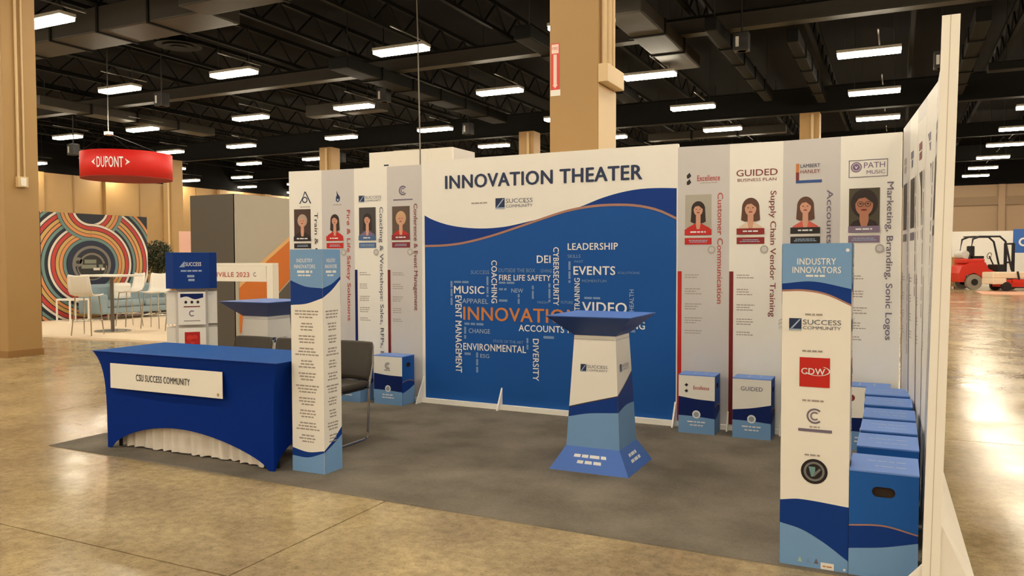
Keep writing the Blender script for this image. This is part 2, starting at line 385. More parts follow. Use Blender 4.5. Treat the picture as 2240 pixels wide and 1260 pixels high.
# ---------------------------------------------------------------- columns
def column(x0, y0, x1, y1, h, label, near=True):
    h = 6.26 if y0 < 10 else 6.11
    t = thing('column', label, 'column', ((x0 + x1) / 2, (y0 + y1) / 2, 0), group='square tan columns')
    a = (x1 - x0) / 2; b = (y1 - y0) / 2
    mk('shaft', box(-a, -b, 0, a, b, h, .015), TAN, t)
    mk('base_plinth', box(-a - .012, -b - .012, 0, a + .012, b + .012, .1), mat('plinth_paint', (150, 112, 66), .5), t)
    return t, a, b
cl, a, b = column(-6.42, .51, -5.9, 1.04, HZ, 'nearest tan column standing beyond the blue table', True)
for yy, r in ((-.06, .02), (.03, .014)):
    mk('conduit', tube(bmesh.new(), [(a + .02, yy, 2.72), (a + .02, yy, 6.2)], r, 10), TANL, cl)
jb = mk('junction_box', box(a, -.1, 2.56, a + .07, .06, 2.72, .008), TANL, cl)
mk('outlet_cover', box(a + .07, -.06, 2.58, a + .08, .02, 2.70), WHITE, jb)
cc, a, b = column(2.87, .55, 3.39, 1.07, HZ, 'tall tan column rising just behind the innovation wall')
ff = Face(cc, (-a, -b, 0), (a, -b, 0), (a, -b, HZ), (-a, -b, HZ), 2 * a, HZ)
sg = ff.rect('fire_extinguisher_sign', .015, 3.13, .11, 3.61, mat('sign_red', (214, 70, 62), .4), 2)
PK = mat('sign_pale_pink', (240, 214, 204), .4)
ff.rect('sign_border_tag', .012, 3.09, .118, 3.15, WHITE, 3, sg)
ff.rect('sign_header', .025, 3.51, .1, 3.60, PK, 3, sg); ff.text('sign_lettering', 'FIRE', .0625, 3.545, .03, INKR, 4, w=.06, parent=sg)
ff.poly('sign_arrow', [(.045, 3.5), (.045, 3.2), (.035, 3.2), (.0625, 3.165), (.09, 3.2), (.08, 3.2), (.08, 3.5)], PK, 3, sg)
for yy, r in ((-.2, .028), (-.07, .034), (.07, .022)):
    mk('conduit', tube(bmesh.new(), [(a + .035, yy, 3.34), (a + .035, yy, 6.2)], r, 12), TANL, cc)
mk('junction_box', box(a, -b - .02, 3.18, a + .1, b - .02, 3.36, .01), TANL, cc)
mk('corner_guard', box(a - .001, -b - .003, 2.4, a + .004, b + .003, 3.17), TANL, cc)
for x, y, lab in ((3.15, 20.3, 'distant tan column seen over the pale display panels'), (-6.5, 19.6, 'distant tan column just behind the tall centre column'), (-15.7, 19.6, 'distant tan column seen over the first display panels'), (-24.9, 19.6, 'distant tan column beside the red hanging sign'), (12.5, .55, 'tan column out past the booth side wall'), (12.5, 20.3, 'far tan column beyond the aisle')):
    t, a, b = column(x, y, x + .6, y + .6, 6.3 if y > 10 else HZ, lab)
    mk('conduit', tube(bmesh.new(), [(a * .3, -b - .04, 0), (a * .3, -b - .04, 6.05)], .05, 8), TANL, t)

# ---------------------------------------------------------------- carpet
CARPET = mat('grey_carpet', (122, 115, 106), .95, noise=.22, scale=60, bump=.3, spec=.1)
def carpet_mat():
    nt = CARPET.node_tree; b = nt.nodes['Principled BSDF']; g = nt.nodes.new('ShaderNodeNewGeometry'); n = nt.nodes.new('ShaderNodeTexNoise'); n.inputs['Scale'].default_value = 2.2; n.inputs['Detail'].default_value = 7
    nt.links.new(g.outputs['Position'], n.inputs['Vector']); src = b.inputs['Base Color'].links[0].from_socket
    cr = nt.nodes.new('ShaderNodeValToRGB'); e = cr.color_ramp.elements; e[0].position = .36; e[0].color = (.78, .77, .74, 1); e[1].position = .62; e[1].color = (1.12, 1.11, 1.08, 1)
    mx = nt.nodes.new('ShaderNodeMix'); mx.data_type = 'RGBA'; mx.blend_type = 'MULTIPLY'; mx.inputs[0].default_value = 1
    nt.links.new(n.outputs['Fac'], cr.inputs[0]); nt.links.new(src, mx.inputs[6]); nt.links.new(cr.outputs[0], mx.inputs[7]); nt.links.new(mx.outputs[2], b.inputs['Base Color'])
carpet_mat()
bm = bmesh.new(); hull8(bm, [(.04, -2.86, 0), (6.2, -2.96, 0), (6.2, .15, 0), (.04, .15, 0)], [(.045, -2.855, .007), (6.2, -2.955, .007), (6.2, .15, .007), (.045, .15, .007)])
tag(mk('carpet', bm, CARPET), 'thin grey-brown booth carpet laid on the concrete', 'carpet')
CZ = .007

# ---------------------------------------------------------------- booth walls
NT = [(.051, -.081), (.448, -.02), (.848, .018), (1.258, .032), (1.688, .021)]
NC = [(1.688, .021), (2.578, .027), (4.323, -.036)]
NR = [(4.323, -.036), (4.757, -.014), (5.185, -.004), (5.622, -.038), (6.056, -.082)]
PH = 2.42
def board(name, label, b0, b1, t0, t1, h, m, thick=.04, group=None, edge=EDGEW, cat='display panel'):
    """free-standing card panel between floor points b0, b1 (tops t0, t1); the face looks to the inside of the booth"""
    c = Vector(((b0[0] + b1[0]) / 2, (b0[1] + b1[1]) / 2, CZ)); t = thing(name, label, cat, c, group=group)
    bl, br, tl, tr = (Vector((p[0], p[1], z)) - c for p, z in ((b0, CZ), (b1, CZ), (t0, h), (t1, h)))
    n = (br - bl).cross(tl - bl).normalized(); off = -n * thick
    bm = bmesh.new(); hull8(bm, [bl, br, tr, tl], [p + off for p in (bl, br, tr, tl)]); mk('board', bm, edge, t)
    f = Face(t, bl, br, tr, tl, (br - bl).length, h - CZ, .0009)
    f.rect('printed_sheet', 0, .045, f.W, f.H, m, 1)
    # white base lip and triangular support foot
    if name == 'exhibitor_panel': q = [bl, br, br + n * .03, bl + n * .03]; bm = bmesh.new(); hull8(bm, q, [p + Vector((0, 0, .04)) for p in q]); mk('base_lip', bm, EDGEW, t)
    return t, f, n, bl, br
def foot(t, p, n, h=.2, d=.1, w=.012, name='support_foot'):
    s = n.cross(Vector((0, 0, 1))).normalized() * w / 2; up = Vector((0, 0, h)); d = n * d
    bm = bmesh.new(); hull8(bm, [p - s, p - s + d, p - s + up], [p + s, p + s + d, p + s + up]); return mk(name, bm, EDGEW, t)
def portrait(f, u, v, w, h, bg, hair, skin, top, wide=1.0, long=1.0, L=3, framed=True, tilt=0):
    """a printed head and shoulders photograph"""
    p = f.rect('portrait_print', u, v, u + w, v + h, bg, L) if framed else None
    cx = u + w * (.5 + tilt); cy = v + h * .62; r = w * .24 * wide; cl = (u, v, u + w, v + h)
    def el(nm, x, y, a, b, m, l):
        pts = clip_poly([(x + a * math.cos(2 * PI * k / 24), y + b * math.sin(2 * PI * k / 24)) for k in range(24)], cl)
        if len(pts) > 2: f.poly(nm, pts, m, l, p)
    el('hair', cx, cy + r * .15, r * 1.22, r * 1.42, hair, L + 1)
    if long > 1.05: f.poly('long_hair', clip_poly([(cx - r * 1.2, cy + r * .2), (cx + r * 1.2, cy + r * .2), (cx + r * 1.34, cy - r * 1.5 * long), (cx + r * .8, cy - r * 1.7 * long), (cx - r * .8, cy - r * 1.7 * long), (cx - r * 1.34, cy - r * 1.5 * long)], cl), hair, L + 1.5, p)
    f.poly('neck', clip_poly([(cx - r * .42, v), (cx + r * .42, v), (cx + r * .4, cy - r * .5), (cx - r * .4, cy - r * .5)], cl), skin, L + 2, p)
    sh = [(u, v), (cx - r * .1, v), (cx - r * .45, v + h * .30), (cx - r * 1.0, v + h * .25), (u + w * .06, v + h * .17)]
    f.poly('jacket', sh, top, L + 3, p); f.poly('jacket', [(2 * cx - a, b) for a, b in sh][::-1], top, L + 3, p)
    el('face', cx, cy, r * .8, r * 1.06, skin, L + 4)
    f.poly('fringe', [(cx - r * .84, cy + r * .1), (cx - r * .5, cy + r * .62), (cx + r * .1, cy + r * .72), (cx + r * .84, cy + r * .1), (cx + r * .9, cy + r * .7), (cx + r * .4, cy + r * 1.2), (cx - r * .4, cy + r * 1.2), (cx - r * .9, cy + r * .7)], hair, L + 5, p)
    for s in (-1, 1): el('eye', cx + s * r * .33, cy + r * .12, r * .12, r * .07, HAIRD, L + 6)
    el('mouth', cx, cy - r * .48, r * .28, r * .08, DRED, L + 6)
    f.poly('nose', [(cx - r * .09, cy - r * .22), (cx + r * .09, cy - r * .22), (cx, cy + r * .08)], SKIN2, L + 6, p)
def panel_print(f, k, ink, bar, stripe, title, tv0, tv1, bg, hair, skin, top, framed=True, wide=1.0, long=1.0, seal=True):
    s = f.W / .436
    portrait(f, .065 * s, 1.655, .222 * s, .345, bg, hair, skin, top, wide, long, framed=framed)
    f.rect('name_bar', .062 * s, 1.655, .29 * s, 1.705, bar, 11); f.lines('name_line', .176 * s, 1.675, .15 * s, .012, .02, 1, INKW, 12, 'c', k)
    f.rect('caption_bar', .062 * s, 1.575, .29 * s, 1.63, bar, 4); f.lines('caption_line', .176 * s, 1.606, .19 * s, .007, .014, 2, INKP, 5, 'c', k)
    f.rect('caption_gap', .062 * s, 1.637, .29 * s, 1.65, EDGEW, 4)
    if seal: f.disc('seal_print', .29 * s, 1.53, .033, mat('seal_grey', (176, 172, 164), .5), 6); f.disc('seal_core', .29 * s, 1.53, .022, GREYB, 7)
    if stripe: f.rect('side_stripe', .002, .045, .037 * s, 1.345, stripe, 3)
    if title: f.text('title_lettering', title, .338 * s, tv0, .047 * s, ink, 4, w=tv0 - tv1, bold=.012, rot=-1, align='l')
    for q, (v, n) in enumerate(((1.31, 2), (1.19, 3), (1.06, 3), (.94, 3), (.83, 2))): f.lines('fine_print', .065 * s, v, .15 * s, .0075, .021, n, INKG, 3, 'l', k + q)
GP = 'slim printed panels of the booth'
# -- four panels at the kiosk end
t, f, n, bl, br = board('exhibitor_panel', 'white display panel nearest the blue table, logo of a drafting compass, black upright title', NT[0], NT[1], NT[0], NT[1], PH, WHITE, group=GP)
panel_print(f, 1, INKK, DARKP, NAVYD, 'Train & Consult', 1.96, 1.22, mat('photo_brown', (70, 48, 42), .5), mat('print_grey_hair', (182, 162, 148), .5), SKIN, HAIRD)
for s in (-1, 1): f.poly('logo_leg', [(.2 + s * .075, 2.06), (.2 + s * .06, 2.06), (.2 - .007, 2.19), (.2 + .007, 2.19)], INKN, 3)
f.ring('logo_ring', .195, 2.1, .022, .034, INKN, 3); f.lines('logo_line', .2, 2.02, .17, .008, .01, 1, INKG, 3, 'c')
t2, f, n2, bl2, br2 = board('exhibitor_panel', 'grey display panel with red upright title and a woman in a red top', NT[1], NT[2], NT[1], NT[2], PH, GREYB, group=GP)
panel_print(f, 2, INKR, RED, DRED, 'Fire & Life Safety Solutions', 1.98, .80, WHITE, HAIRD, SKIN, RED, False, .9, 1.5)
f.poly('logo_flame', [(.185, 2.19), (.205, 2.15), (.23, 2.12), (.225, 2.08), (.2, 2.065), (.178, 2.08), (.18, 2.12), (.19, 2.14)], INKN, 3); f.disc('logo_dot', .203, 2.09, .012, INKP, 4); f.lines('logo_line', .2, 2.035, .16, .008, .01, 1, INKG, 3, 'c')
t3, f, n3, bl3, br3 = board('exhibitor_panel', 'white display panel with slate upright title and a small navy square logo', NT[2], NT[3], NT[2], NT[3], PH, WHITE, group=GP)
panel_print(f, 3, INKSL, mat('print_steel_blue', (72, 104, 150), .4), NAVYD, 'Coaching & Workshops: Sales, RFPs, Business', 2.0, .16, mat('photo_dark', (66, 64, 66), .5), HAIRD, SKIN, mat('photo_violet', (120, 104, 140), .5), True, .9, 1.5)
logo_square(f, .06, 2.055, .07, .2, 3)
t4, f, n4, bl4, br4 = board('exhibitor_panel', 'grey display panel with a woman in a red jacket, beside the blue wall', NT[3], NT[4], NT[3], NT[4], PH, GREYB, group=GP)
panel_print(f, 4, INKDR, mat('print_wine', (132, 34, 48), .4), DRED, 'Conference & Event Management', 2.02, .93, mat('photo_taupe', (92, 74, 64), .5), mat('print_fair_hair', (206, 168, 128), .5), SKIN, RED)
f.ring('logo_letter', .2, 2.16, .034, .05, INKPG, 3, 40, 320); f.ring('logo_letter', .2, 2.16, .016, .026, INKPG, 3, 40, 320); f.rect('logo_rule', .08, 2.06, .32, 2.072, INKPG, 3)
for tt, nn, pp in ((t2, n2, bl2), (t3, n3, bl3), (t4, n4, bl4)): foot(tt, pp, nn, .18, .1)
# -- panels past the blue wall
t, f, n, bl, br = board('exhibitor_panel', 'grey display panel with bright red stripe and red upright title, next to the blue wall', NR[0], NR[1], NR[0], NR[1], PH, GREYB, group=GP)
panel_print(f, 5, INKR, RED, RED, 'Customer Communication', 2.01, 1.07, mat('photo_pale', (178, 172, 160), .5), HAIRD, SKIN, RED, True, .9, 1.4)
for a in (0, 1): f.poly('logo_swirl', [(.075, 2.165 - a * .055), (.1, 2.19 - a * .055), (.115, 2.16 - a * .055), (.095, 2.14 - a * .055), (.078, 2.14 - a * .055)], INKK, 3)
f.text('logo_lettering', 'Excellence', .26, 2.115, .05, INKR, 3, w=.19, bold=.03); f.lines('logo_line', .26, 2.095, .17, .006, .01, 1, INKG, 3, 'c')
foot(t, br, n, .16, .09)
t, f, n, bl, br = board('exhibitor_panel', 'white display panel with dark red stripe and long dark red upright title', NR[1], NR[2], NR[1], NR[2], PH, WHITE, group=GP)
panel_print(f, 6, INKDR, mat('print_brick', (146, 34, 34), .4), DRED, 'Supply Chain Vendor Training', 2.01, .97, WHITE, HAIRB, SKIN, mat('photo_cream', (226, 204, 180), .5), False, 1.1, 1.1)
f.text('logo_lettering', 'GUIDED', .22, 2.14, .055, INKDR, 3, w=.33, bold=.01); f.text('logo_lettering', 'BUSINESS PLAN', .22, 2.095, .026, INKDR, 3, w=.31)
foot(t, br, n, .16, .09)
t, f, n, bl, br = board('exhibitor_panel', 'grey display panel rising behind the big printed tower, with a bracket-shaped coloured logo', NR[2], NR[3], NR[2], NR[3], PH, GREYB, group=GP)
panel_print(f, 7, INKPG, DARKP, DRED, 'Accounts Receivable', 2.0, 1.05, GREYB, HAIRB, SKIN, mat('photo_coral', (214, 96, 84), .5), False, 1.0, 1.2)
for (a, b, m) in ((2.15, 2.22, INKO), (2.08, 2.15, INKDR)): f.rect('logo_bracket', .1, a, .125, b, m, 3)
f.rect('logo_bracket', .1, 2.062, .3, 2.085, mat('logo_blue', (44, 84, 150), .4), 3)
f.text('logo_lettering', 'LAMBERT', .21, 2.185, .03, INKN, 3, w=.15, bold=.01); f.text('logo_lettering', 'HANLEY', .21, 2.14, .03, INKDR, 3, w=.15, bold=.01)
t, f, n, bl, br = board('exhibitor_panel', 'white display panel in the corner with a boxed purple logo and a portrait in glasses', NR[3], NR[4], NR[3], NR[4], PH, WHITE, group=GP)
panel_print(f, 8, INKPG, mat('print_mauve', (134, 116, 142), .4), None, 'Marketing, Branding, Sonic Logos', 2.04, .82, mat('photo_olive', (76, 70, 54), .5), HAIRD, SKIN2, HAIRD, True, 1.5, 1.05)
for q in ((.06, 2.085, .34, 2.09), (.06, 2.215, .34, 2.22), (.06, 2.085, .065, 2.22), (.335, 2.085, .34, 2.22)): f.rect('logo_frame', *q, INKPG, 3)
for a in (-1, 1): f.ring('glasses_rim', .177 + a * .027, 1.876, .018, .022, HAIRD, 16)
f.rect('glasses_bridge', .17, 1.876, .184, 1.88, HAIRD, 16)
f.disc('logo_disc', .115, 2.165, .04, INKPU, 3); f.ring('logo_ring', .115, 2.165, .026, .032, GREYB, 4); f.poly('logo_tick', [(.1, 2.18), (.115, 2.15), (.13, 2.18), (.115, 2.165)], INKW, 4)
f.text('logo_lettering', 'PATH', .245, 2.155, .045, INKPU, 3, w=.15); f.text('logo_lettering', 'MUSIC', .255, 2.108, .03, INKPU, 3, w=.13)

# -- the big blue banner wall
c = Vector((3.0, .02, CZ)); t = thing('banner_wall', 'wide blue banner wall with white heading and a cloud of words', 'banner', c)
W0, W1 = NC[0], NC[2]
bl, br = (Vector((p[0], p[1], CZ)) - c for p in (W0, W1)); UP = Vector((0, 0, 2.45 - CZ)); nn = (br - bl).cross(UP).normalized()
bm = bmesh.new(); hull8(bm, [bl, br, br + UP, bl + UP], [p - nn * .045 for p in (bl, br, br + UP, bl + UP)]); mk('board', bm, EDGEW, t)
LW = (br - bl).length; F = Face(t, bl, br, br + UP, bl + UP, LW, 2.45 - CZ, .001)
X = lambda x: (x - 1.688) * LW / (4.323 - 1.688)
WV = [(X(a), b - .03) for a, b in [(1.69, 1.944), (1.822, 1.88), (2.048, 1.816), (2.342, 1.784), (2.627, 1.793), (2.902, 1.84), (3.169, 1.894), (3.428, 1.964), (3.616, 2.029), (3.801, 2.074), (3.981, 2.098), (4.158, 2.1), (4.323, 2.091)]]
CU = [(X(a), b - .01) for a, b in [(1.69, 1.597), (1.972, 1.603), (2.195, 1.627), (2.485, 1.687), (2.765, 1.763), (3.037, 1.841), (3.299, 1.909), (3.554, 1.943), (3.801, 1.946), (3.982, 1.929), (4.158, 1.884), (4.323, 1.806)]]
F.rect('heading_sheet', .004, 1.6, LW, 2.45 - CZ, WHITE, 1)
F.band('blue_field', .045, CU, FIELD, 2, .035, LW - .01)
F.band('navy_wave', CU, WV, NAVY, 3, .035, LW - .01, 40)
F.band('copper_line', [(a, b - .011) for a, b in CU], [(a, b + .011) for a, b in CU], COPPER, 4, .035, LW - .01, 40)
F.rect('panel_seam', X(2.578) - .002, .05, X(2.578) + .002, 1.75, mat('seam_shadow', (20, 74, 146), .6), 2.5)
F.rect('panel_seam', X(3.45) - .002, .05, X(3.45) + .002, 1.8, MATS['seam_shadow'], 2.5)
F.text('heading_lettering', 'INNOVATION THEATER', X(1.968), 2.155, .132, INKN, 4, w=2.04, bold=.05, align='l')
F.lines('presented_line', X(2.27), 1.995, .22, .012, .02, 1, INKG, 4, 'l')
logo_square(F, X(2.538), 1.94, .1, .285, 4)
INK = {'b': INKW, 'd': INKD, 'l': INKP, 'o': INKO}
for s, u0, v, u1, h, k in [('LEADERSHIP', 3.294, 1.544, 3.782, 0.063, 'b'), ('DEI', 2.978, 1.424, 3.121, 0.072, 'b'), ('EVENTS', 3.351, 1.316, 3.758, 0.08, 'b'), ('SKILLS', 3.294, 1.471, 3.422, 0.031, 'd'), ('FAST', 3.362, 1.427, 3.448, 0.021, 'd'), ('SUCCESS', 2.261, 1.315, 2.468, 0.036, 'd'), ('OUTSIDE THE BOX', 2.568, 1.335, 2.962, 0.037, 'd'), ('GIVING', 3.017, 1.334, 3.134, 0.032, 'd'), ('FIRE LIFE SAFETY', 2.575, 1.256, 3.123, 0.055, 'b'), ('MUSIC', 2.066, 1.122, 2.412, 0.076, 'b'), ('NEW', 2.709, 1.14, 2.835, 0.041, 'l'), ('APPAREL', 2.161, 1.026, 2.455, 0.048, 'l'), ('INNOVATION', 2.172, 0.863, 3.415, 0.133, 'o'), ('FRESH', 2.985, 1.041, 3.095, 0.023, 'd'), ('FUTURE', 3.226, 1.046, 3.347, 0.026, 'd'), ('VIDEO', 3.437, 0.97, 3.868, 0.1, 'b'), ('SOLUTIONS', 3.779, 1.325, 3.984, 0.021, 'd'), ('MOMENTUM', 3.437, 1.247, 3.672, 0.025, 'd'), ('CHANGE', 2.234, 0.734, 2.474, 0.045, 'l'), ('ACCOUNTS RECEIVABLE', 2.786, 0.774, 3.76, 0.062, 'b'), ('MARKETING', 3.56, 0.835, 4.035, 0.07, 'b'), ('STATE OF THE ART', 2.507, 0.651, 2.837, 0.028, 'd'), ('ENVIRONMENTAL', 2.171, 0.565, 2.865, 0.069, 'b'), ('ESG', 2.364, 0.495, 2.465, 0.038, 'l')]:
    F.text('word_lettering', s, X(u0), v - CZ, h, INK[k], 5, w=u1 - u0, bold=.03 if k in 'bo' else .012, align='l')
for u0, v, w, h in ((2.067, 1.225, .2, .02), (2.575, 1.16, .11, .02), (2.575, 1.05, .17, .022), (3.459, 1.094, .22, .019), (2.186, .812, .23, .022), (3.88, .804, .1, .022), (3.047, .712, .22, .025), (2.184, .513, .11, .025), (2.572, 1.223, .24, .02)):
    F.lines('small_word', X(u0), v - CZ, w, h, .03, 1, INKD, 5)
for s, u0, v0, u1, v1, k, d in [('CYBERSECURITY', 3.149, 1.026, 3.207, 1.57, 'b', -1), ('COACHING', 2.492, 1.033, 2.555, 1.449, 'b', -1), ('EVENT MANAGEMENT', 2.083, 0.333, 2.157, 1.101, 'b', -1), ('DIVERSITY', 2.937, 0.305, 3.0, 0.706, 'b', -1), ('TRAINING', 3.359, 0.985, 3.414, 1.285, 'b', 1), ('HEALTH', 3.889, 0.993, 3.931, 1.187, 'l', 1)]:
    if d == -1: F.text('word_lettering', s, X(u0), v1 - CZ, u1 - u0, INK[k], 5, w=v1 - v0, bold=.025, rot=-1, align='l')
    else: F.text('word_lettering', s, X(u1), v0 - CZ, u1 - u0, INK[k], 5, w=v1 - v0, bold=.025, rot=1, align='l')
for u0, v0, u1, v1 in ((2.027, .985, 2.05, 1.243), (2.437, 1.121, 2.458, 1.292), (2.777, 1.039, 2.797, 1.127), (2.927, 1.05, 2.947, 1.209), (3.099, 1.032, 3.119, 1.232), (3.302, 1.209, 3.323, 1.438), (2.182, .664, 2.204, .793), (2.869, .584, 2.889, .709), (2.317, .34, 2.34, .544)):
    F.lines('small_word', X(u0), v1 - CZ, (v1 - v0) / .8, u1 - u0, .03, 1, INKD, 5, rot=1)
q = [bl, br, br + nn * .05, bl + nn * .05]; bm = bmesh.new(); hull8(bm, q, [p + Vector((0, 0, .045)) for p in q]); mk('base_lip', bm, EDGEW, t)
for x in (1.70, 2.6, 3.46, 4.31): foot(t, bl + (br - bl) * ((x - 1.688) / 2.635), nn, .26 if x < 2 else .21, .15 if x < 2 else .11, .014)

# -- side wall of seven panels, seen edge-on
def sx(y, top):  # inner surface of the side wall: bows a little and leans out at the near end
    k = -y / 3.1
    return interp([(0, 6.056), (.5, 6.2), (.62, 6.228), (1.0, 6.19)], k) if top else interp([(0, 6.062), (.3, 6.152), (.6, 6.178), (1.0, 6.147)], k)
SW = [(-.10 - 3.02 * k / 7) for k in range(8)]
inks = (INKG, INKSL, INKDR, INKPG, INKK, INKDR, INKG); titles = [None] * 7
desc = ('in the far corner', 'second from the corner', 'third from the corner', 'behind the middle of the row of boxes', 'over the third box from the front', 'over the second box from the front', 'at the open front end')
for k in range(7):
    y0, y1 = SW[k], SW[k + 1]
    t, f, n, bl, br = board('booth_wall_panel', 'pale printed panel of the booth side wall, ' + desc[k], (sx(y0, 0), y0), (sx(y1, 0), y1), (sx(y0, 1), y0), (sx(y1, 1), y1), PH + .02, GREYB if k % 2 == 0 else WHITE, thick=.05, group='panels of the booth side wall')
    if k < 6:
        f.rect('portrait_print', .065, 1.66, .287, 2.0, HAIRD, 3); f.rect('name_bar', .062, 1.575, .29, 1.63, (DARKP, INKPG, DRED, DARKP, DARKP, DRED)[k], 3)
        f.lines('title_line', .335, 2.0, 1.3, .03, .06, 1, INKG, 3, rot=1, seed=k); f.lines('logo_line', .17, 2.14, .2, .05, .06, 2, inks[k], 3, 'c', k)
        f.rect('side_stripe', .002, .045, .037, 1.345, (INKSL, INKPG, INKDR, INKG, INKG, INKSL)[k], 3)
        for v, m in ((1.31, 2), (1.19, 3), (1.06, 3), (.94, 3)): f.lines('fine_print', .065, v, .15, .0075, .021, m, INKG, 3, 'l', k)
    # sloping outrigger foot on the outer side
    a = bl - n * .05; b = br - n * .05; o = -n * .17; up = Vector((0, 0, .42)); e = (br - bl).normalized() * .012
    c0 = t.location; ao, bo = (Vector((6.325 - .017 * (p.y + c0.y) - c0.x, p.y, p.z)) for p in (a, b - e))
    bm = bmesh.new(); hull8(bm, [a, ao, a + up], [b - e, bo, b - e + up * .9]); mk('outrigger_foot', bm, EDGEW, t)
    if k == 6: foot(t, br - e, n, .16, .13, .014)
t = thing('end_post', 'white vertical card edge closing the open end of the side wall', 'post', (sx(-3.12, 0) + .02, -3.135, CZ))
bm = bmesh.new(); o = t.location
pts = lambda top: [Vector((sx(-3.12, top) + dx, y, PH + .03 if top else CZ)) - o for dx, y in ((-.004, -3.121), (.062, -3.121), (.062, -3.135), (-.004, -3.135))]
hull8(bm, pts(0), pts(1)); mk('post_edge', bm, EDGEW, t)
mk('fold_line', hull8(bmesh.new(), [p + Vector((.030, -.0146, .01)) for p in (pts(0)[0], pts(0)[0] + Vector((.003, 0, 0)), pts(0)[0] + Vector((.003, .001, 0)))], [p + Vector((.03, -.0146, 0)) for p in (pts(1)[0], pts(1)[0] + Vector((.003, 0, 0)), pts(1)[0] + Vector((.003, .001, 0)))]), mat('fold_shadow', (196, 188, 172), .6), t)

# ---------------------------------------------------------------- card boxes
BH = .485
HOLE = mat('box_inside', (58, 44, 34), .9)
def slot_face(bm, f, u0, v0, u1, v1, L=0):
    """full side of the box with a rounded hand slot cut through it"""
    o = [(0, 0), (f.W, 0), (f.W, f.H), (0, f.H)]; r = (v1 - v0) / 2; s = []
    for cx, a in ((u1 - r, -90), (u0 + r, 90)):
        for k in range(7): A = math.radians(a + 30 * k); s.append((cx + r * math.cos(A), (v0 + v1) / 2 + r * math.sin(A)))
    es = []
    for loop in (o, s):
        V = [bm.verts.new(f.P(x, y, L)) for x, y in loop]
        es += [bm.edges.new((V[i], V[(i + 1) % len(V)])) for i in range(len(V))]
    bmesh.ops.triangle_fill(bm, edges=es, use_beauty=True)
    return s
def card_box(label, x, y, z, w, d, rz, split, body=BLUE, logo=None, group='card boxes along the booth walls', h=BH):
    """w = width of the labelled front (-y side), d = depth; origin at the centre of the base"""
    t = thing('card_box', label, 'box', (x, y, z), rz, group)
    c = [(-w/2, -d/2), (w/2, -d/2), (w/2, d/2), (-w/2, d/2)]; P3 = lambda i, zz: Vector((c[i][0], c[i][1], zz))
    bm = bmesh.new(); V = [[bm.verts.new(P3(i, zz)) for i in range(4)] for zz in (0, h)]
    bm.faces.new(V[0][::-1]); bm.faces.new((V[0][0], V[0][1], V[1][1], V[1][0])); bm.faces.new((V[0][2], V[0][3], V[1][3], V[1][2]))
    sides = [Face(t, P3(1, 0), P3(2, 0), P3(2, h), P3(1, h), d, h), Face(t, P3(3, 0), P3(0, 0), P3(0, h), P3(3, h), d, h)]
    for f in sides:
        pk = bmesh.new()
        s = slot_face(bm, f, d * .33, h * .77, d * .67, h * .865)
        a = [pk.verts.new(f.P(u, v, 0)) for u, v in s]; b = [pk.verts.new(f.P(u, v, -20)) for u, v in s]
        for i in range(len(s)): pk.faces.new((a[i], a[(i + 1) % len(s)], b[(i + 1) % len(s)], b[i]))
        pk.faces.new(b); mk('handle_hole', pk, HOLE, t)
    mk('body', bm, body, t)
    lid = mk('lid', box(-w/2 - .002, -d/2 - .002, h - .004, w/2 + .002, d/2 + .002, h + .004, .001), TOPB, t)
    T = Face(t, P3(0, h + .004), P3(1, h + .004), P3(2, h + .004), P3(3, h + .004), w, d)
    for q_ in (w * .36, w * .66): T.lines('lid_line', q_, d * .82, d * .66, w * .04, .05, 1, INKP, 1, 'l', int(x * 10), rot=1)
    f = Face(t, P3(0, 0), P3(1, 0), P3(1, h), P3(0, h), w, h)
    a, b = split
    f.band('label_white', [(0, h * (1 - a)), (w / 2, h * (1 - (a + b) / 2) - .006), (w, h * (1 - b))], h, WHITE, 1)
    f.band('navy_band', h * .28, [(0, h * (1 - a)), (w / 2, h * (1 - (a + b) / 2) - .006), (w, h * (1 - b))], NAVYD, 1)
    f.band('sky_band', 0, [(0, h * .3), (w * .5, h * .295), (w, h * .27)], SKY, 2)
    f.disc('badge', w / 2, h * .33, .034, INKW, 3); f.disc('badge_core', w / 2, h * .33, .022, mat('badge_grey', (158, 170, 182), .4), 4)
    f.lines('front_line', w / 2, h * .19, w * .5, .011, .028, 2, INKW, 3, 'c', 3)
    if logo: logo(f, w, h)
    for s in sides:
        s.band('navy_band', 0, [(0, h * .47), (d * .5, h * .50), (d, h * .45)], NAVY, 1)
        s.band('copper_line', [(0, h * .465), (d * .5, h * .495), (d, h * .445)], [(0, h * .48), (d * .5, h * .51), (d, h * .46)], COPPER, 2)
        s.band('sky_band', 0, [(0, h * .22), (d * .5, h * .15), (d, h * .03)] if s is sides[1] else [(0, h * .25), (d * .5, h * .3), (d, h * .38)], SKY, 2)
    return t
def lg_c(f, w, h): f.ring('box_logo', w * .5, h * .8, .026, .034, INKPG, 3, 45, 315); f.ring('box_logo', w * .5, h * .8, .012, .019, INKPG, 3, 45, 315); f.lines('box_logo_line', w * .5, h * .7, .13, .01, .01, 1, INKG, 3, 'c')
def lg_e(f, w, h):
    for a in (0, 1): f.poly('box_logo', [(.05, h * .83 - a * .05), (.068, h * .86 - a * .05), (.082, h * .83 - a * .05), (.066, h * .8 - a * .05)], INKK, 3)
    f.text('box_lettering', 'Excellence', w * .63, h * .76, .032, INKR, 3, w=.13, bold=.03)
def lg_g(f, w, h): f.text('box_lettering', 'GUIDED', w * .5, h * .8, .034, INKSL, 3, w=.17)
def lg_p(f, w, h): f.disc('box_logo', w * .22, h * .82, .026, INKDR, 3); f.lines('box_logo_line', w * .5, h * .82, .1, .02, .02, 1, INKG, 3)
card_box('blue card box in the booth corner nearest the chair, partly hidden by the chair', .98, -.19, CZ, .33, .22, 0, (.5, .52), logo=lg_c)
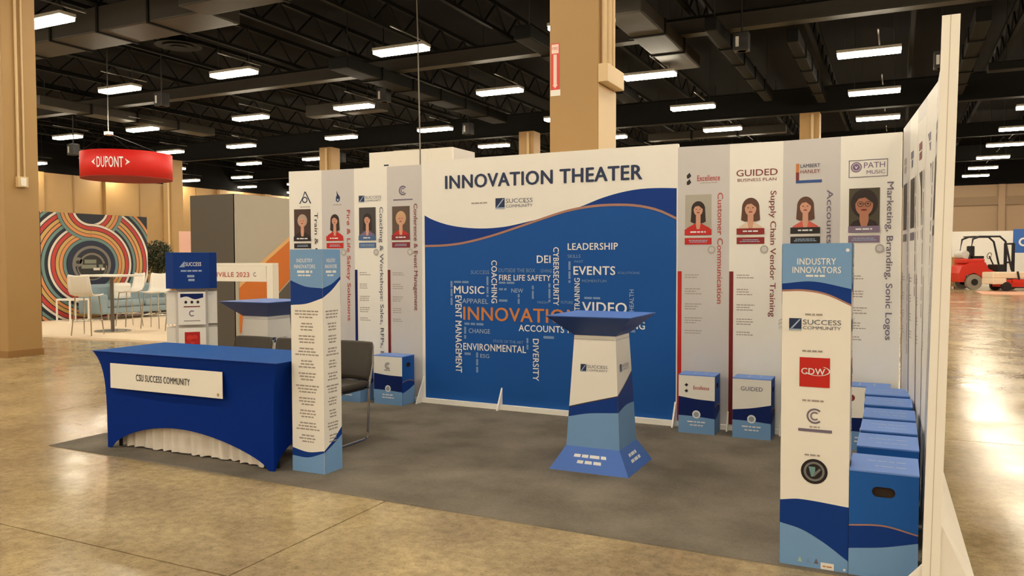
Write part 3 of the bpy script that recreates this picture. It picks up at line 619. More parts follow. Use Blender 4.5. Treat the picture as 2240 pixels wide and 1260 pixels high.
card_box('blue card box with a round letter logo, beside the foot of the blue banner wall', 1.46, -.16, CZ, .34, .22, 0, (.36, .40), logo=lg_c)
card_box('blue card box with a red and black logo on its white label', 4.55, -.18, CZ, .30, .21, 0, (.37, .42), logo=lg_e)
card_box('blue card box with a tall plain white label, beside the booth front tower', 4.995, -.185, CZ, .30, .21, 0, (.53, .42), logo=lg_g)
card_box('blue card box half hidden behind the big printed tower', 5.40, -.195, CZ, .30, .21, 0, (.45, .42), logo=lg_g)
card_box('card box against the corner display panel, with a dark red dot on its label', 5.83, -.24, CZ, .34, .22, 0, (.5, .44), logo=lg_p)
bdesc = ('nearest box in the row along the side wall, with an open hand slot', 'second box in the row along the side wall', 'third box in the row along the side wall', 'fourth box in the row along the side wall', 'fifth box in the row along the side wall', 'last box of the side wall row, by the corner')
for k, (y, x) in enumerate(((-2.76, 5.985), (-2.245, 5.995), (-1.83, 5.995), (-1.42, 5.995), (-.96, 5.985), (-.52, 5.975))):
    card_box('blue ' + bdesc[k], x + .008, y, CZ, .33, .285, -PI / 2, (.5, .44), logo=lg_c)

# ---------------------------------------------------------------- printed towers
TH = 1.52
def tower(label, cx, cy, w, d, front):
    t = thing('display_tower', label, 'display tower', (cx, cy, CZ)); h = TH
    mk('card_body', box(-w/2, -d/2, 0, w/2, d/2, h, .002), EDGEW, t)
    mk('top_cap', box(-w/2, -d/2, h, w/2, d/2, h + .004), SKY, t)
    c = [Vector((-w/2, -d/2, 0)), Vector((w/2, -d/2, 0)), Vector((w/2, d/2, 0)), Vector((-w/2, d/2, 0))]; u = Vector((0, 0, h))
    Fs = [Face(t, c[i], c[(i + 1) % 4], c[(i + 1) % 4] + u, c[i] + u, (w, d)[i % 2], h) for i in range(4)]
    for i, f in enumerate(Fs): front(f, i)
    return t
def face_left(f, i):
    w, h = f.W, f.H; y = lambda p: h * (1035 - p) / 488
    if i % 2 == 0: top = [(0, y(613)), (w * .25, y(621)), (w * .5, y(627)), (w, y(630))]; low = [(0, y(668)), (w * .5, y(664)), (w, y(651))]; n0 = [(0, y(983)), (w * .5, y(990)), (w, y(984))]; n1 = [(0, y(1001)), (w * .5, y(1002)), (w, y(988))]
    else: top = [(0, y(630)), (w * .5, y(621)), (w, y(605))]; low = [(0, y(651)), (w * .5, y(635)), (w, y(612))]; n0 = [(0, y(984)), (w * .5, y(965)), (w, y(940))]; n1 = [(0, y(988)), (w * .5, y(975)), (w, y(958))]
    f.band('sky_header', top, h, SKY, 2); f.band('navy_band', low, top, NAVY, 1)
    f.band('navy_foot', n1, n0, NAVY, 1); f.band('sky_foot', 0, n1, SKY, 2)
    f.rect('white_sheet', .001, 0, w - .001, h, WHITE, .4)
    for s, p, k in (('INDUSTRY', 574, .5), ('INNOVATORS', 587, .66)): f.text('header_lettering', s, w * .46, y(p), .026, INKW, 3, w=w * k, bold=.03)
    f.lines('header_line', w * .46, y(597), w * .62, .016, .02, 1, INKW, 3, 'c', 1); f.lines('header_line', w * .46, y(604), w * .6, .01, .02, 1, INKW, 3, 'c', 2)
    for k in range(11): f.lines('name_list', w * .5, y(682 + k * 27.3), w * (.55 if k % 3 else .75), .0095, .021, 3, INKG, 2, 'c', k + 5)
def face_right(f, i):
    w, h = f.W, f.H; y = lambda p: h * (1232 - p) / 694
    f.rect('white_sheet', .001, 0, w - .001, h, WHITE, .4)
    top = [(0, y(622)), (w * .45, y(617)), (w, y(632))]; low = [(0, y(635)), (w * .33, y(634)), (w * .65, y(642)), (w, y(664))]
    n0 = [(0, y(1092)), (w * .3, y(1086)), (w, y(1092))]; n1 = [(0, y(1142)), (w * .33, y(1152)), (w * .66, y(1175)), (w, y(1207))]
    f.band('copper_line', [(a, b - .009) for a, b in low], low, COPPER, 1)
    f.band('sky_header', top, h, SKY, 2); f.band('navy_band', low, top, NAVY, 1); f.band('navy_foot', n1, n0, NAVY, 1); f.band('sky_foot', 0, n1, SKY, 2)
    f.text('header_lettering', 'INDUSTRY', w * .5, y(581), .03, INKW, 3, w=w * .56, bold=.03); f.text('header_lettering', 'INNOVATORS', w * .5, y(599), .03, INKW, 3, w=w * .7, bold=.03)
    f.lines('header_line', w * .5, y(607), w * .46, .009, .02, 1, INKW, 3, 'c', 3); f.disc('header_mark', w * .94, y(551), .008, INKW, 3)
    for p in (689, 767, 873, 990): f.lines('caption_line', w * .47, y(p), w * .34, .008, .02, 1, INKG, 3, 'c', p)
    logo_square(f, w * .11, y(721), .055, .165, 3)
    r = f.rect('red_logo_square', w * .27, y(842), w * .71, y(779), RED, 3)
    f.ring('logo_swoosh', w * .53, y(807), .05, .056, INKW, 4, 200, 420, parent=r, ry=.42); f.text('logo_lettering', 'CDW', w * .47, y(815), .03, INKW, 5, w=.105, bold=.03, parent=r)
    f.ring('logo_letter', w * .5, y(904), .028, .036, INKPG, 3, 45, 315); f.ring('logo_letter', w * .5, y(904), .014, .02, INKPG, 3, 45, 315)
    f.rect('logo_rule', w * .26, y(938), w * .75, y(932), INKPG, 3); f.lines('logo_line', w * .5, y(929), w * .2, .007, .01, 1, INKG, 3, 'c')
    b = f.disc('round_badge', w * .5, y(1023), .059, DARKP, 3); f.ring('badge_ring', w * .5, y(1023), .036, .046, mat('badge_silver', (120, 120, 122), .4), 4, parent=b)
    f.poly('badge_shield', [(w * .5 - .025, y(1023) + .022), (w * .5 + .005, y(1023) + .022), (w * .5 + .004, y(1023) - .02), (w * .5 - .012, y(1023) - .026)], mat('badge_teal', (110, 152, 156), .4), 5, b)
    f.poly('badge_stroke', [(w * .5, y(1023) - .025), (w * .5 + .03, y(1023) + .01), (w * .5 + .024, y(1023) + .018), (w * .5 - .002, y(1023) - .01)], MATS['badge_silver'], 6, b)
    for k, m in enumerate((mat('icon_green', (170, 200, 176), .4), INKD, INKPG)): f.poly('foot_icon', [(w * (.27 + .12 * k), y(1222)), (w * (.34 + .12 * k), y(1222)), (w * (.305 + .12 * k), y(1210))], m, 3)
    f.rect('foot_label', w * .61, y(1234) + .006, w * .8, y(1217), WHITE, 3); f.lines('foot_label_line', w * .705, y(1226), w * .15, .006, .01, 1, INKO, 4, 'c')
    f.disc('foot_mark', w * .95, y(1226), .006, INKW, 3)
tower('slim printed display tower beside the blue table, long list on white', 2.43, -2.52, .275, .19, face_left)
tower('big printed display tower at the open front, with red square logo', 5.698, -2.845, .302, .15, face_right)

# ---------------------------------------------------------------- podiums
def podium(label, x, y):
    t = thing('podium', label, 'podium', (x, y, CZ), group='card podiums')
    sq = lambda r, z: [Vector((-r, -r, z)), Vector((r, -r, z)), Vector((r, r, z)), Vector((-r, r, z))]
    mk('base', hull8(bmesh.new(), sq(.285, 0), sq(.195, .155)), RIM, t)
    mk('neck', hull8(bmesh.new(), sq(.193, .155), sq(.15, .93)), WHITE, t)
    tray = bmesh.new(); hull8(tray, sq(.152, .925), sq(.30, 1.06)); tr = mk('tray', tray, mat('podium_tray_navy', (20, 62, 136), .4), t)
    mk('tray_top', hull8(bmesh.new(), sq(.30, 1.06), sq(.303, 1.066)), RIM, t)
    A = sq(.193, .155); B = sq(.15, .93); D = sq(.285, 0); E_ = sq(.195, .155)
    rise = [((0, .345), (.4, .395), (1, .465)), ((0, .465), (.4, .53), (1, .64)), ((0, .64), (.5, .5), (1, .42)), ((0, .42), (.5, .36), (1, .345))]
    lows = [((0, .26), (.4, .30), (1, .325)), ((0, .325), (.5, .36), (1, .355)), ((0, .355), (.5, .3), (1, .28)), ((0, .28), (.5, .25), (1, .26))]
    for i in range(4):
        j = (i + 1) % 4; H = .776; f = Face(t, A[i], A[j], B[j], B[i], .386, H)
        hi = [(u * .386, v * H) for u, v in rise[i]]; lo = [(u * .386, v * H) for u, v in lows[i]]
        f.band('navy_wave', lo, hi, NAVY, 1); f.band('copper_line', hi, [(u, v + .007) for u, v in hi], mat('dark_copper', (70, 50, 56), .5), 2); f.band('sky_band', 0, lo, SKY, 1)
        f.rect('neck_fold', .004, H - .035, .382, H - .028, GREYB, 1)
        if i < 2: logo_square(f, .075, .52, .052, .175, 2)
        g = Face(t, D[i], D[j], E_[j], E_[i], .57, .18)
        g.lines('base_line', .285, .105, .33, .022, .043, 2, INKW, 1, 'c', i)
    return t
p1 = podium('blue and white card podium standing in the middle of the booth carpet', 4.165, -1.54)
dup(p1, (.62, -1.06, CZ), 0, 'second blue and white card podium behind the covered table')

# ---------------------------------------------------------------- covered table
t = thing('covered_table', 'long table in a royal blue stretch cover with a white skirt under the arch', 'table', (1.365, -2.42, CZ))
COVER = mat('royal_blue_stretch_fabric', (0, 42, 134), .7, noise=.05, scale=30, spec=.1)
tw, td, tz = .925, .335, .755; fw, fd = .84, .285
def cov(s):   # point on the outline of the top, s in [0,4)
    i = int(s) % 4; a = s - int(s); q = [(-1, -1), (1, -1), (1, 1), (-1, 1)]; p0, p1 = q[i], q[(i + 1) % 4]
    return (p0[0] * (1 - a) + p1[0] * a, p0[1] * (1 - a) + p1[1] * a, i, a)
bm = bmesh.new(); NS = 36; NV = 14; rows = []
for r in range(NV + 1):
    row = []
    for i in range(4):
        for k in range(NS):
            a = k / NS; x, y, _, _ = cov(i + a)
            arch = (.205 if i in (0, 2) else .17) * (math.sin(PI * min(1, max(0, (a - .03) / .94))) ** .62) * (1 + .12 * math.cos(PI * a) * (1 if i == 0 else 0))
            z = tz + (arch - tz) * (r / NV); k2 = 1 - z / tz
            sc = (1 - math.exp(-6.0 * k2)) / (1 - math.exp(-6.0)); edge = abs(2 * a - 1) ** 3 if False else 0
            bow = .02 * math.sin(PI * a) * math.sin(PI * k2)
            X = x * (tw + (fw - tw) * sc); Y = y * (td + (fd - td) * sc)
            if i in (0, 2): Y -= math.copysign(bow, Y)
            else: X -= math.copysign(bow, X)
            row.append(bm.verts.new((X, Y, z)))
    rows.append(row)
n = len(rows[0])
for a, b in zip(rows, rows[1:]):
    for k in range(n): bm.faces.new((a[k], b[k], b[(k + 1) % n], a[(k + 1) % n]))
bm.faces.new(rows[0]); bmesh.ops.recalc_face_normals(bm, faces=bm.faces)
COVER.node_tree.nodes['Principled BSDF'].inputs['Sheen Weight'].default_value = .7; COVER.node_tree.nodes['Principled BSDF'].inputs['Sheen Tint'].default_value = (.08, .4, 1, 1); COVER.node_tree.nodes['Principled BSDF'].inputs['Sheen Roughness'].default_value = .3
cv = mk('stretch_cover', bm, COVER, t, smooth=True)
md = cv.modifiers.new('es', 'EDGE_SPLIT'); md.split_angle = math.radians(40)
mk('cover_top_seam', tube(bmesh.new(), [(-tw, -td, tz), (tw, -td, tz)], .004, 6), mat('cover_seam_blue', (30, 82, 176), .7), t)
bm = bmesh.new(); prev = None
for k in range(141):
    a = k / 140; x = -.78 + 1.5 * a; y = -.235 + .03 + .014 * math.sin(a * 95) + .008 * math.sin(a * 41 + 1); z1 = .30
    bump = .05 * max(0, (a - .8) / .2)
    v = [bm.verts.new((x, y - bump * (1 - j / 4), .006 + .008 * abs(math.sin(a * 60)) * (j == 0) + z1 * j / 4)) for j in range(5)]
    if prev: [bm.faces.new((prev[j], v[j], v[j + 1], prev[j + 1])) for j in range(4)]
    prev = v
mk('pleated_skirt', bm, mat('white_skirt_vinyl', (232, 224, 214), .35, noise=.08, scale=20), t, smooth=True)
for sxx in (-1, 1):
    for sy in (-1, 1): mk('leg', tube(bmesh.new(), [(sxx * .8, sy * .2, 0), (sxx * .8, sy * .2, .74)], .014, 8), BLACK, t)
s = thing('table_sign', 'white paper sign with black lettering taped to the front of the blue table', 'sign', (1.19, -2.732, CZ + .57))
f = Face(s, (-.58, -.004, -.095), (.58, -.004, -.095), (.58, -.004, .095), (-.58, -.004, .095), 1.16, .19)
mk('paper_sheet', hull8(bmesh.new(), [(-.58, -.004, -.095), (.58, -.004, -.095), (.58, -.004, .095), (-.58, -.004, .095)], [(-.58, 0, -.095), (.58, 0, -.095), (.58, 0, .095), (-.58, 0, .095)]), WHITE, s)
f.text('sign_lettering', 'CSU SUCCESS COMMUNITY', .565, .072, .05, INKK, 2, w=.56, bold=.03); f.disc('sign_mark', 1.12, .025, .012, mat('mark_tan', (176, 150, 100), .5), 2)

# ---------------------------------------------------------------- chairs
SEATM = mat('dark_olive_vinyl', (66, 60, 52), .55, noise=.08, scale=20)
t = thing('stacking_chair', 'dark padded chair with chrome sled base, beside the slim printed tower', 'chair', (1.98, -1.8, CZ), group='chairs behind the covered table')
mk('seat', box(-.205, -.21, .43, .22, .2, .475, .02), SEATM, t)
bm = bmesh.new(); prev = None
pts = []
for a in range(13):
    u = -1 + 2 * a / 12; pts.append((u * .212, .225 - .03 * (1 - u * u) * -1))
def backrow(z, rnd): return [(x * (1 - rnd), y + (z - .6) * .16, z) for x, y in pts]
zs = [(.47, .02), (.51, 0), (.64, 0), (.735, .0), (.765, .03), (.78, .09)]
Fv = [[bm.verts.new(p) for p in backrow(z, r)] for z, r in zs]; Bv = [[bm.verts.new((p[0], p[1] + .028, p[2])) for p in backrow(z, r)] for z, r in zs]
for G, fl_ in ((Fv, 1), (Bv, -1)):
    for r in range(len(zs) - 1):
        for k in range(12):
            q = (G[r][k], G[r][k + 1], G[r + 1][k + 1], G[r + 1][k]); bm.faces.new(q[::fl_])
for k in range(12):
    for r, s_ in ((0, 1), (len(zs) - 1, -1)): bm.faces.new((Fv[r][k], Bv[r][k], Bv[r][k + 1], Fv[r][k + 1])[::s_])
for r in range(len(zs) - 1):
    for k in (0, 12): bm.faces.new((Fv[r][k], Fv[r + 1][k], Bv[r + 1][k], Bv[r][k]))
bmesh.ops.recalc_face_normals(bm, faces=bm.faces); mk('backrest', bm, SEATM, t, smooth=True)
for sgn in (-1, 1):
    x = sgn * .222
    mk('sled_frame', tube(bmesh.new(), [(x * .92, .275, .755), (x * .98, .25, .6), (x, .20, .44), (x * 1.02, .17, .06), (x * 1.02, .15, .018), (x * 1.02, .1, .011), (x * 1.02, -.22, .011), (x * 1.02, -.25, .02), (x, -.24, .08), (x * .98, -.2, .42)], .010, 8), CHROME, t)
mk('cross_bar', tube(bmesh.new(), [(-.24, -.17, .42), (.24, -.17, .42)], .009, 8), CHROME, t)
mk('cross_bar', tube(bmesh.new(), [(-.24, .17, .42), (.24, .17, .42)], .009, 8), CHROME, t)
mk('under_frame', box(-.2, -.18, .405, .2, .17, .43), BLACK, t)
dup(t, (1.44, -1.85, CZ), 0, 'dark padded chair behind the table, next to the one by the tower')
dup(t, (.965, -1.85, CZ), 0, 'dark padded chair behind the table, nearest the rotating kiosk')

# ---------------------------------------------------------------- rotating literature kiosk
t = thing('brochure_kiosk', 'tall blue-topped literature kiosk standing behind the blue table', 'display stand', (.26, -1.62, CZ), rz=math.radians(47))
r = .2
t.scale = (.9, .9, 1)
mk('core_column', box(-.15, -.15, .02, .15, .15, 1.2, .004), mat('kiosk_grey', (206, 202, 198), .5), t)
mk('turntable', cyl(bmesh.new(), 0, 0, 0, .02, .2, 28), BLACK, t)
hd = bmesh.new(); oc = lambda R_, c_, z: [Vector(p) for p in ((-R_ + c_, -R_, z), (R_ - c_, -R_, z), (R_, -R_ + c_, z), (R_, R_ - c_, z), (R_ - c_, R_, z), (-R_ + c_, R_, z), (-R_, R_ - c_, z), (-R_, -R_ + c_, z))]
hull8(hd, oc(.235, .07, 1.2), oc(.235, .07, 1.515)); hb = mk('header_box', hd, NAVY, t)
mk('header_rim', hull8(bmesh.new(), oc(.24, .07, 1.515), oc(.24, .07, 1.52)), BLUE, t)
for i in range(4):
    rot = Matrix.Rotation(i * PI / 2, 3, 'Z'); q = lambda x, y, z: rot @ Vector((x, y, z))
    f = Face(t, q(-.165, -.235, 1.2), q(.165, -.235, 1.2), q(.165, -.235, 1.515), q(-.165, -.235, 1.515), .36, .315)
    f.text('header_lettering', 'SUCCESS', .2, .2, .034, INKW, 1, w=.16, bold=.03); f.poly('header_emblem', [(.06, .19), (.115, .19), (.115, .245)], INKP, 1); f.lines('header_line', .18, .15, .22, .014, .03, 1, INKP, 1, 'c'); f.lines('header_line', .18, .1, .1, .02, .034, 2, INKP, 1, 'c', 2)
    for lv, (z0, z1) in enumerate(((.88, 1.17), (.56, .85), (.24, .53))):
        bm = bmesh.new(); hull8(bm, [q(-.125, -.15, z0), q(.125, -.15, z0), q(.125, -.235, z0), q(-.125, -.235, z0)], [q(-.125, -.15, z1), q(.125, -.15, z1), q(.125, -.235, z1), q(-.125, -.235, z1)])
        pk = mk('brochure_box', bm, EDGEW, t)
        g = Face(t, q(-.125, -.235, z0), q(.125, -.235, z0), q(.125, -.235, z1), q(-.125, -.235, z1), .25, z1 - z0)
        if lv == 0 or lv == 2:
            g.band('box_wave', [(.02, .24), (.08, .25), (.15, .225), (.23, .24)], .275, NAVYD, 1, .02, .23, parent=pk)
            for a in (.07, .125, .18): g.disc('box_head', a, .2, .013, DARKP, 1, pk)
            g.rect('box_rule', .05, .155, .2, .165, INKDR, 1, pk); g.ring('box_letter', .125, .1, .018, .027, INKPG, 1, 45, 315, parent=pk); g.rect('box_rule', .05, .03, .2, .038, INKG, 1, pk)
        else:
            g.rect('box_square', .055, .13, .195, .255, RED, 1, pk)
            for a in (-1, 1): g.disc('box_heart', .125 + a * .022, .2, .028, mat('heart_red', (226, 60, 50), .4), 2, pk)
            g.poly('box_heart_tip', [(.078, .19), (.125, .14), (.172, .19)], MATS['heart_red'], 2, pk); g.lines('box_line', .125, .09, .12, .012, .026, 2, INKG, 1, 'c', parent=pk)


# ---------------------------------------------------------------- mural booth beyond the aisle
MH = 2.6
t = thing('mural_wall', 'square mural wall of curving coloured stripes around a dark round badge', 'mural', (-12.0, 6.55, 0))
mk('backing_board', box(-.08, -1.47, 0, 0, 1.47, MH), mat('mural_ink_navy', (30, 40, 56), .5), t)
f = Face(t, (0, -1.47, 0), (0, 1.47, 0), (0, 1.47, MH), (0, -1.47, MH), 1465, 1464, .004)
MC = {'w': mat('mural_cream', (236, 226, 214), .5), 'r': mat('mural_red', (196, 66, 62), .5), 'g': mat('mural_gold', (208, 172, 104), .5), 'o': mat('mural_orange', (222, 150, 96), .5), 't': mat('mural_teal', (112, 146, 144), .5), 'n': MATS['mural_ink_navy']}
CX, C1, C2 = 640, 1464 - 700, 1464 + 80; clip = (0, 0, 1465, 1464)
for r0, r1, m in ((568, 600, 'n'), (602, 640, 't'), (652, 690, 'o'), (700, 742, 'g'), (754, 802, 'r'), (812, 842, 'w'), (850, 880, 'n'), (885, 920, 't'), (930, 965, 'o')):
    f.ring('stripe', CX, C1, r0, r1, MC[m], 1, 0, 360, 90, clip=clip)
f.ring('stripe_ground', CX, C1, 0, 566, MC['n'], 2, 90, 270, 50, clip=clip)
for r0, r1, m in ((532, 562, 'w'), (476, 523, 'r'), (425, 466, 'g'), (378, 418, 'o'), (328, 370, 't')): f.ring('stripe', CX, C1, r0, r1, MC[m], 3, 90, 270, 50, clip=clip)
f.ring('stripe_ground', CX, C2, 0, 452, MC['n'], 4, 180, 360, 50, clip=clip)
for r0, r1, m in ((218, 248, 'w'), (257, 304, 'r'), (314, 355, 'g'), (362, 402, 'o'), (410, 452, 't')): f.ring('stripe', CX, C2, r0, r1, MC[m], 5, 180, 360, 50, clip=clip)
f.ring('stripe_ground', CX, C1, 0, 566, MC['n'], 6, -90, 90, 50, clip=clip)
for r0, r1, m in ((532, 562, 'w'), (476, 523, 'r'), (425, 466, 'g'), (378, 418, 'o'), (328, 370, 't')): f.ring('stripe', CX, C1, r0, r1, MC[m], 7, -90, 90, 50, clip=clip)
f.disc('badge_ground', CX, C1, 329, mat('mural_deep_navy', (32, 42, 70), .5), 8, n=48)
BG = mat('badge_grey_ring', (128, 124, 118), .5); BK = mat('badge_dark', (44, 44, 46), .5)
f.ring('badge_ring', CX, C1 - 5, 225, 262, BG, 9, -40, 220, 40); f.disc('badge_core', CX, C1 - 20, 205, BK, 9, n=40); f.ring('badge_ring', CX, C1 - 20, 150, 178, BG, 10, 10, 170, 30); f.ring('badge_ring', CX, C1 - 20, 190, 206, BG, 10, 180, 360, 30)
f.disc('small_badge', CX - 190, C1 + 30, 66, BG, 10); f.disc('small_badge_core', CX - 190, C1 + 30, 26, BK, 11)
f.lines('badge_line', CX, C1 + 10, 340, 55, 70, 2, mat('badge_sage', (136, 140, 126), .5), 11, 'c', 3); f.lines('badge_line', CX + 90, C1 - 85, 200, 34, 40, 1, MC['w'], 12, 'c', 4)
tag(mk('booth_carpet', hull8(bmesh.new(), [(-11.99, 2.55, 0), (-4.4, 3.1, 0), (-4.4, 9.4, 0), (-11.99, 9.4, 0)], [(-11.99, 2.56, .03), (-4.4, 3.11, .03), (-4.4, 9.4, .03), (-11.99, 9.4, .03)]), mat('cream_booth_carpet', (226, 206, 180), .85, noise=.06, scale=12)), 'cream raised carpet under the mural lounge', 'carpet')
WL = mat('white_lacquer', (238, 234, 226), .35)
t = thing('bar_table', 'tall white bar table on a thin pole in front of the mural', 'table', (-8.1, 3.95, .03))
mk('table_top', box(-.55, -.3, 1.1, .55, .3, 1.14, .01), WL, t); mk('pole', cyl(bmesh.new(), 0, 0, .02, 1.1, .035), mat('pole_grey', (112, 106, 98), .4, .6), t); mk('base_disc', cyl(bmesh.new(), 0, 0, 0, .02, .34, 28), CHROME, t)
t = thing('bar_chair', 'white moulded bar chair nearest the tan column', 'chair', (-7.75, 3.15, .042), math.radians(200), group='bar chairs at the mural lounge')
bm = bmesh.new(); prev = None
for k, (y, z, w) in enumerate(((-.2, .76, .2), (-.1, .745, .215), (.08, .745, .22), (.16, .77, .225), (.2, .84, .23), (.225, .98, .225), (.24, 1.1, .21), (.245, 1.13, .19))):
    v = [bm.verts.new((w * (j / 3 - 1), y, z + .02 * abs(j / 3 - 1) ** 2)) for j in range(7)]
    if prev: [bm.faces.new((prev[j], prev[j + 1], v[j + 1], v[j])) for j in range(6)]
    prev = v
sh = mk('moulded_shell', bm, WL, t, smooth=True); sm = sh.modifiers.new('s', 'SOLIDIFY'); sm.thickness = .018
for sx_ in (-1, 1):
    for sy_ in (-1, 1): mk('leg', tube(bmesh.new(), [(sx_ * .15, sy_ * .13, .74), (sx_ * .2, sy_ * .19, 0)], .011, 8), CHROME, t)
mk('foot_rest', tube(bmesh.new(), [(-.19, -.16, .28), (.19, -.16, .28), (.19, .16, .28), (-.19, .16, .28), (-.19, -.16, .28)], .009, 8), CHROME, t)
dup(t, (-8.75, 4.85, .042), math.radians(350), 'white moulded bar chair facing the viewer across the tall white table')
dup(t, (-7.0, 4.6, .042), math.radians(300), 'white moulded bar chair at the kiosk end of the tall white table')
dup(t, (-7.85, 4.75, .042), math.radians(20), 'white moulded bar chair tucked in behind the tall white table')
SOFA = mat('sofa_pale_blue', (140, 160, 170), .8, noise=.05, scale=20)
t = thing('sofa', 'pale blue long sofa below the mural', 'sofa', (-11.2, 6.9, .03))
mk('base_frame', box(-.38, -1.05, .14, .42, 1.05, .3, .03), SOFA, t)
for y in (-.52, .52): mk('seat_cushion', box(-.2, y - .5, .3, .44, y + .5, .46, .05), SOFA, t); mk('back_cushion', box(-.42, y - .5, .32, -.16, y + .5, .84, .07), SOFA, t)
for y in (-1.1, 1.1): mk('arm', box(-.4, y - .1, .14, .42, y + .1, .62, .05), SOFA, t)
for x in (-.3, .34):
    for y in (-.95, 0, .95): mk('leg', cyl(bmesh.new(), x, y, 0, .15, .025, 10), CHROME, t)
t = thing('throw_pillow', 'pale square pillow with a dark stripe on the blue sofa', 'pillow', (-11.15, 6.55, .5))
mk('pillow_body', box(-.1, -.24, 0, .06, .24, .4, .07), WL, t); fp = Face(t, (.062, -.2, .05), (.062, .2, .05), (.062, .2, .35), (.062, -.2, .35), .4, .3); fp.lines('pillow_line', .2, .1, .3, .05, .05, 1, INKG, 1, 'c')
def cube_table(x, y, label):
    t = thing('side_table', label, 'table', (x, y, .03)); s = .24
    mk('table_top', box(-s, -s, .5, s, s, .54, .004), WL, t)
    for a in (-1, 1):
        for b in (-1, 1): mk('leg', box(a * s - .02 * (a > 0) - .005, b * s - .02 * (b > 0) - .005, 0, a * s + .02 * (a < 0) + .005, b * s + .02 * (b < 0) + .005, .5), WL, t)
    mk('base_rail', box(-s, -s, .0, s, -s + .025, .025), WL, t); mk('base_rail', box(-s, s - .025, .0, s, s, .025), WL, t)
cube_table(-11.15, 5.25, 'open white cube side table at the tan column end of the sofa')
cube_table(-11.45, 8.35, 'open white cube side table at the plant end of the sofa')
t = thing('potted_tree', 'bushy dark green indoor tree in a black pot beside the mural', 'plant', (-12.7, 8.95, 0))
mk('pot', cyl(bmesh.new(), 0, 0, 0, .42, .2, 24, .26), BLACK, t); mk('soil', cyl(bmesh.new(), 0, 0, .42, .425, .24, 20), mat('soil_brown', (60, 44, 30), .9), t)
mk('trunk', tube(bmesh.new(), [(0, 0, .42), (.03, .02, .8), (0, -.02, 1.2), (.02, 0, 1.6)], .035, 8, .018), mat('bark_brown', (86, 66, 46), .8), t)
LEAF = mat('dark_leaf_green', (44, 58, 34), .5, noise=.35, scale=9); rl = random.Random(3); bm = bmesh.new()
for k in range(4200):
    while True:
        p = Vector([rl.uniform(-1, 1) for _ in range(3)])
        if p.length < 1 and p.length > .35: break
    c_ = Vector((p.x * .42, p.y * .42, 1.52 + p.z * .5)); d = Vector([rl.uniform(-1, 1) for _ in range(3)]).normalized(); e = d.cross(Vector((rl.random(), rl.random(), 1))).normalized()
    v = [bm.verts.new(c_), bm.verts.new(c_ + d * .035 + e * .014), bm.verts.new(c_ + d * .08), bm.verts.new(c_ + d * .035 - e * .014)]; bm.faces.new(v)
mk('foliage', bm, LEAF, t, kind='stuff')
t = thing('notice_stand', 'pale pink notice board on a stand beyond the kiosk', 'sign', (-7.7, 5.43, .03), math.radians(40))
mk('notice_board', box(-.12, -.012, 1.5, .12, .012, 2.04, .004), mat('notice_pink', (238, 190, 176), .5), t); mk('notice_edge', box(.12, -.014, 1.5, .14, .014, 2.04), RED, t)
mk('pole', tube(bmesh.new(), [(0, 0, 0), (0, 0, 1.5)], .015, 8), BLACK, t); mk('base_plate', box(-.2, -.15, 0, .2, .15, .02, .004), BLACK, t)

# ---------------------------------------------------------------- red hanging sign
t = thing('hanging_sign', 'red round fabric sign hung over the mural lounge, white lettering in a lozenge', 'sign', (-11.5, 7.05, 3.5))
RR = 1.06; bm = bmesh.new(); ro = []
for z in (0, .62):
    ro.append([bm.verts.new((RR * math.cos(2 * PI * k / 64), RR * math.sin(2 * PI * k / 64), z)) for k in range(64)])
for k in range(64): bm.faces.new((ro[0][k], ro[0][(k + 1) % 64], ro[1][(k + 1) % 64], ro[1][k]))
SR = mat('sign_fabric_red', (208, 24, 16), .6)
mk('fabric_drum', bm, SR, t, smooth=True).modifiers.new('s', 'SOLIDIFY').thickness = .02
mk('drum_floor', cyl(bmesh.new(), 0, 0, -.012, .0, RR, 64), mat('sign_fabric_dark_red', (150, 22, 18), .7), t)
class CylFace(Face):
    def __init__(s, root, r, a0, H): s.root = root; s.r = r; s.a0 = a0; s.W = 2; s.H = H
    def P(s, u, v, L=1): a = s.a0 + u / s.r; r = s.r + .003 * L; return Vector((r * math.cos(a), r * math.sin(a), v))
cf = CylFace(t, RR, math.radians(-37 - 42), .62)
for k, (s_, w_) in enumerate((('DU', .22), ('PO', .22), ('NT', .2))): pass
cf.text('sign_lettering', 'DUPONT', .36, .19, .26, INKW, 2, w=.62, bold=.03)
for sg_ in (-1, 1): cf.poly('lozenge_end', [(.36 + sg_ * .35, .24), (.36 + sg_ * .46, .32), (.36 + sg_ * .35, .40), (.36 + sg_ * .39, .32)], INKW, 2)
for k in range(3):
    a = 2 * PI * k / 3; mk('hanging_cable', tube(bmesh.new(), [(RR * math.cos(a), RR * math.sin(a), .62), (-.4, -.2, 1.15)], .006, 5), BLACK, t)
mk('hanging_cable', tube(bmesh.new(), [(-.4, -.2, 1.15), (-.4, -.2, HZ - 3.5)], .012, 5), CHROME, t); mk('hoist', box(-.48, -.28, 1.1, -.32, -.12, 1.2, .01), CHROME, t)

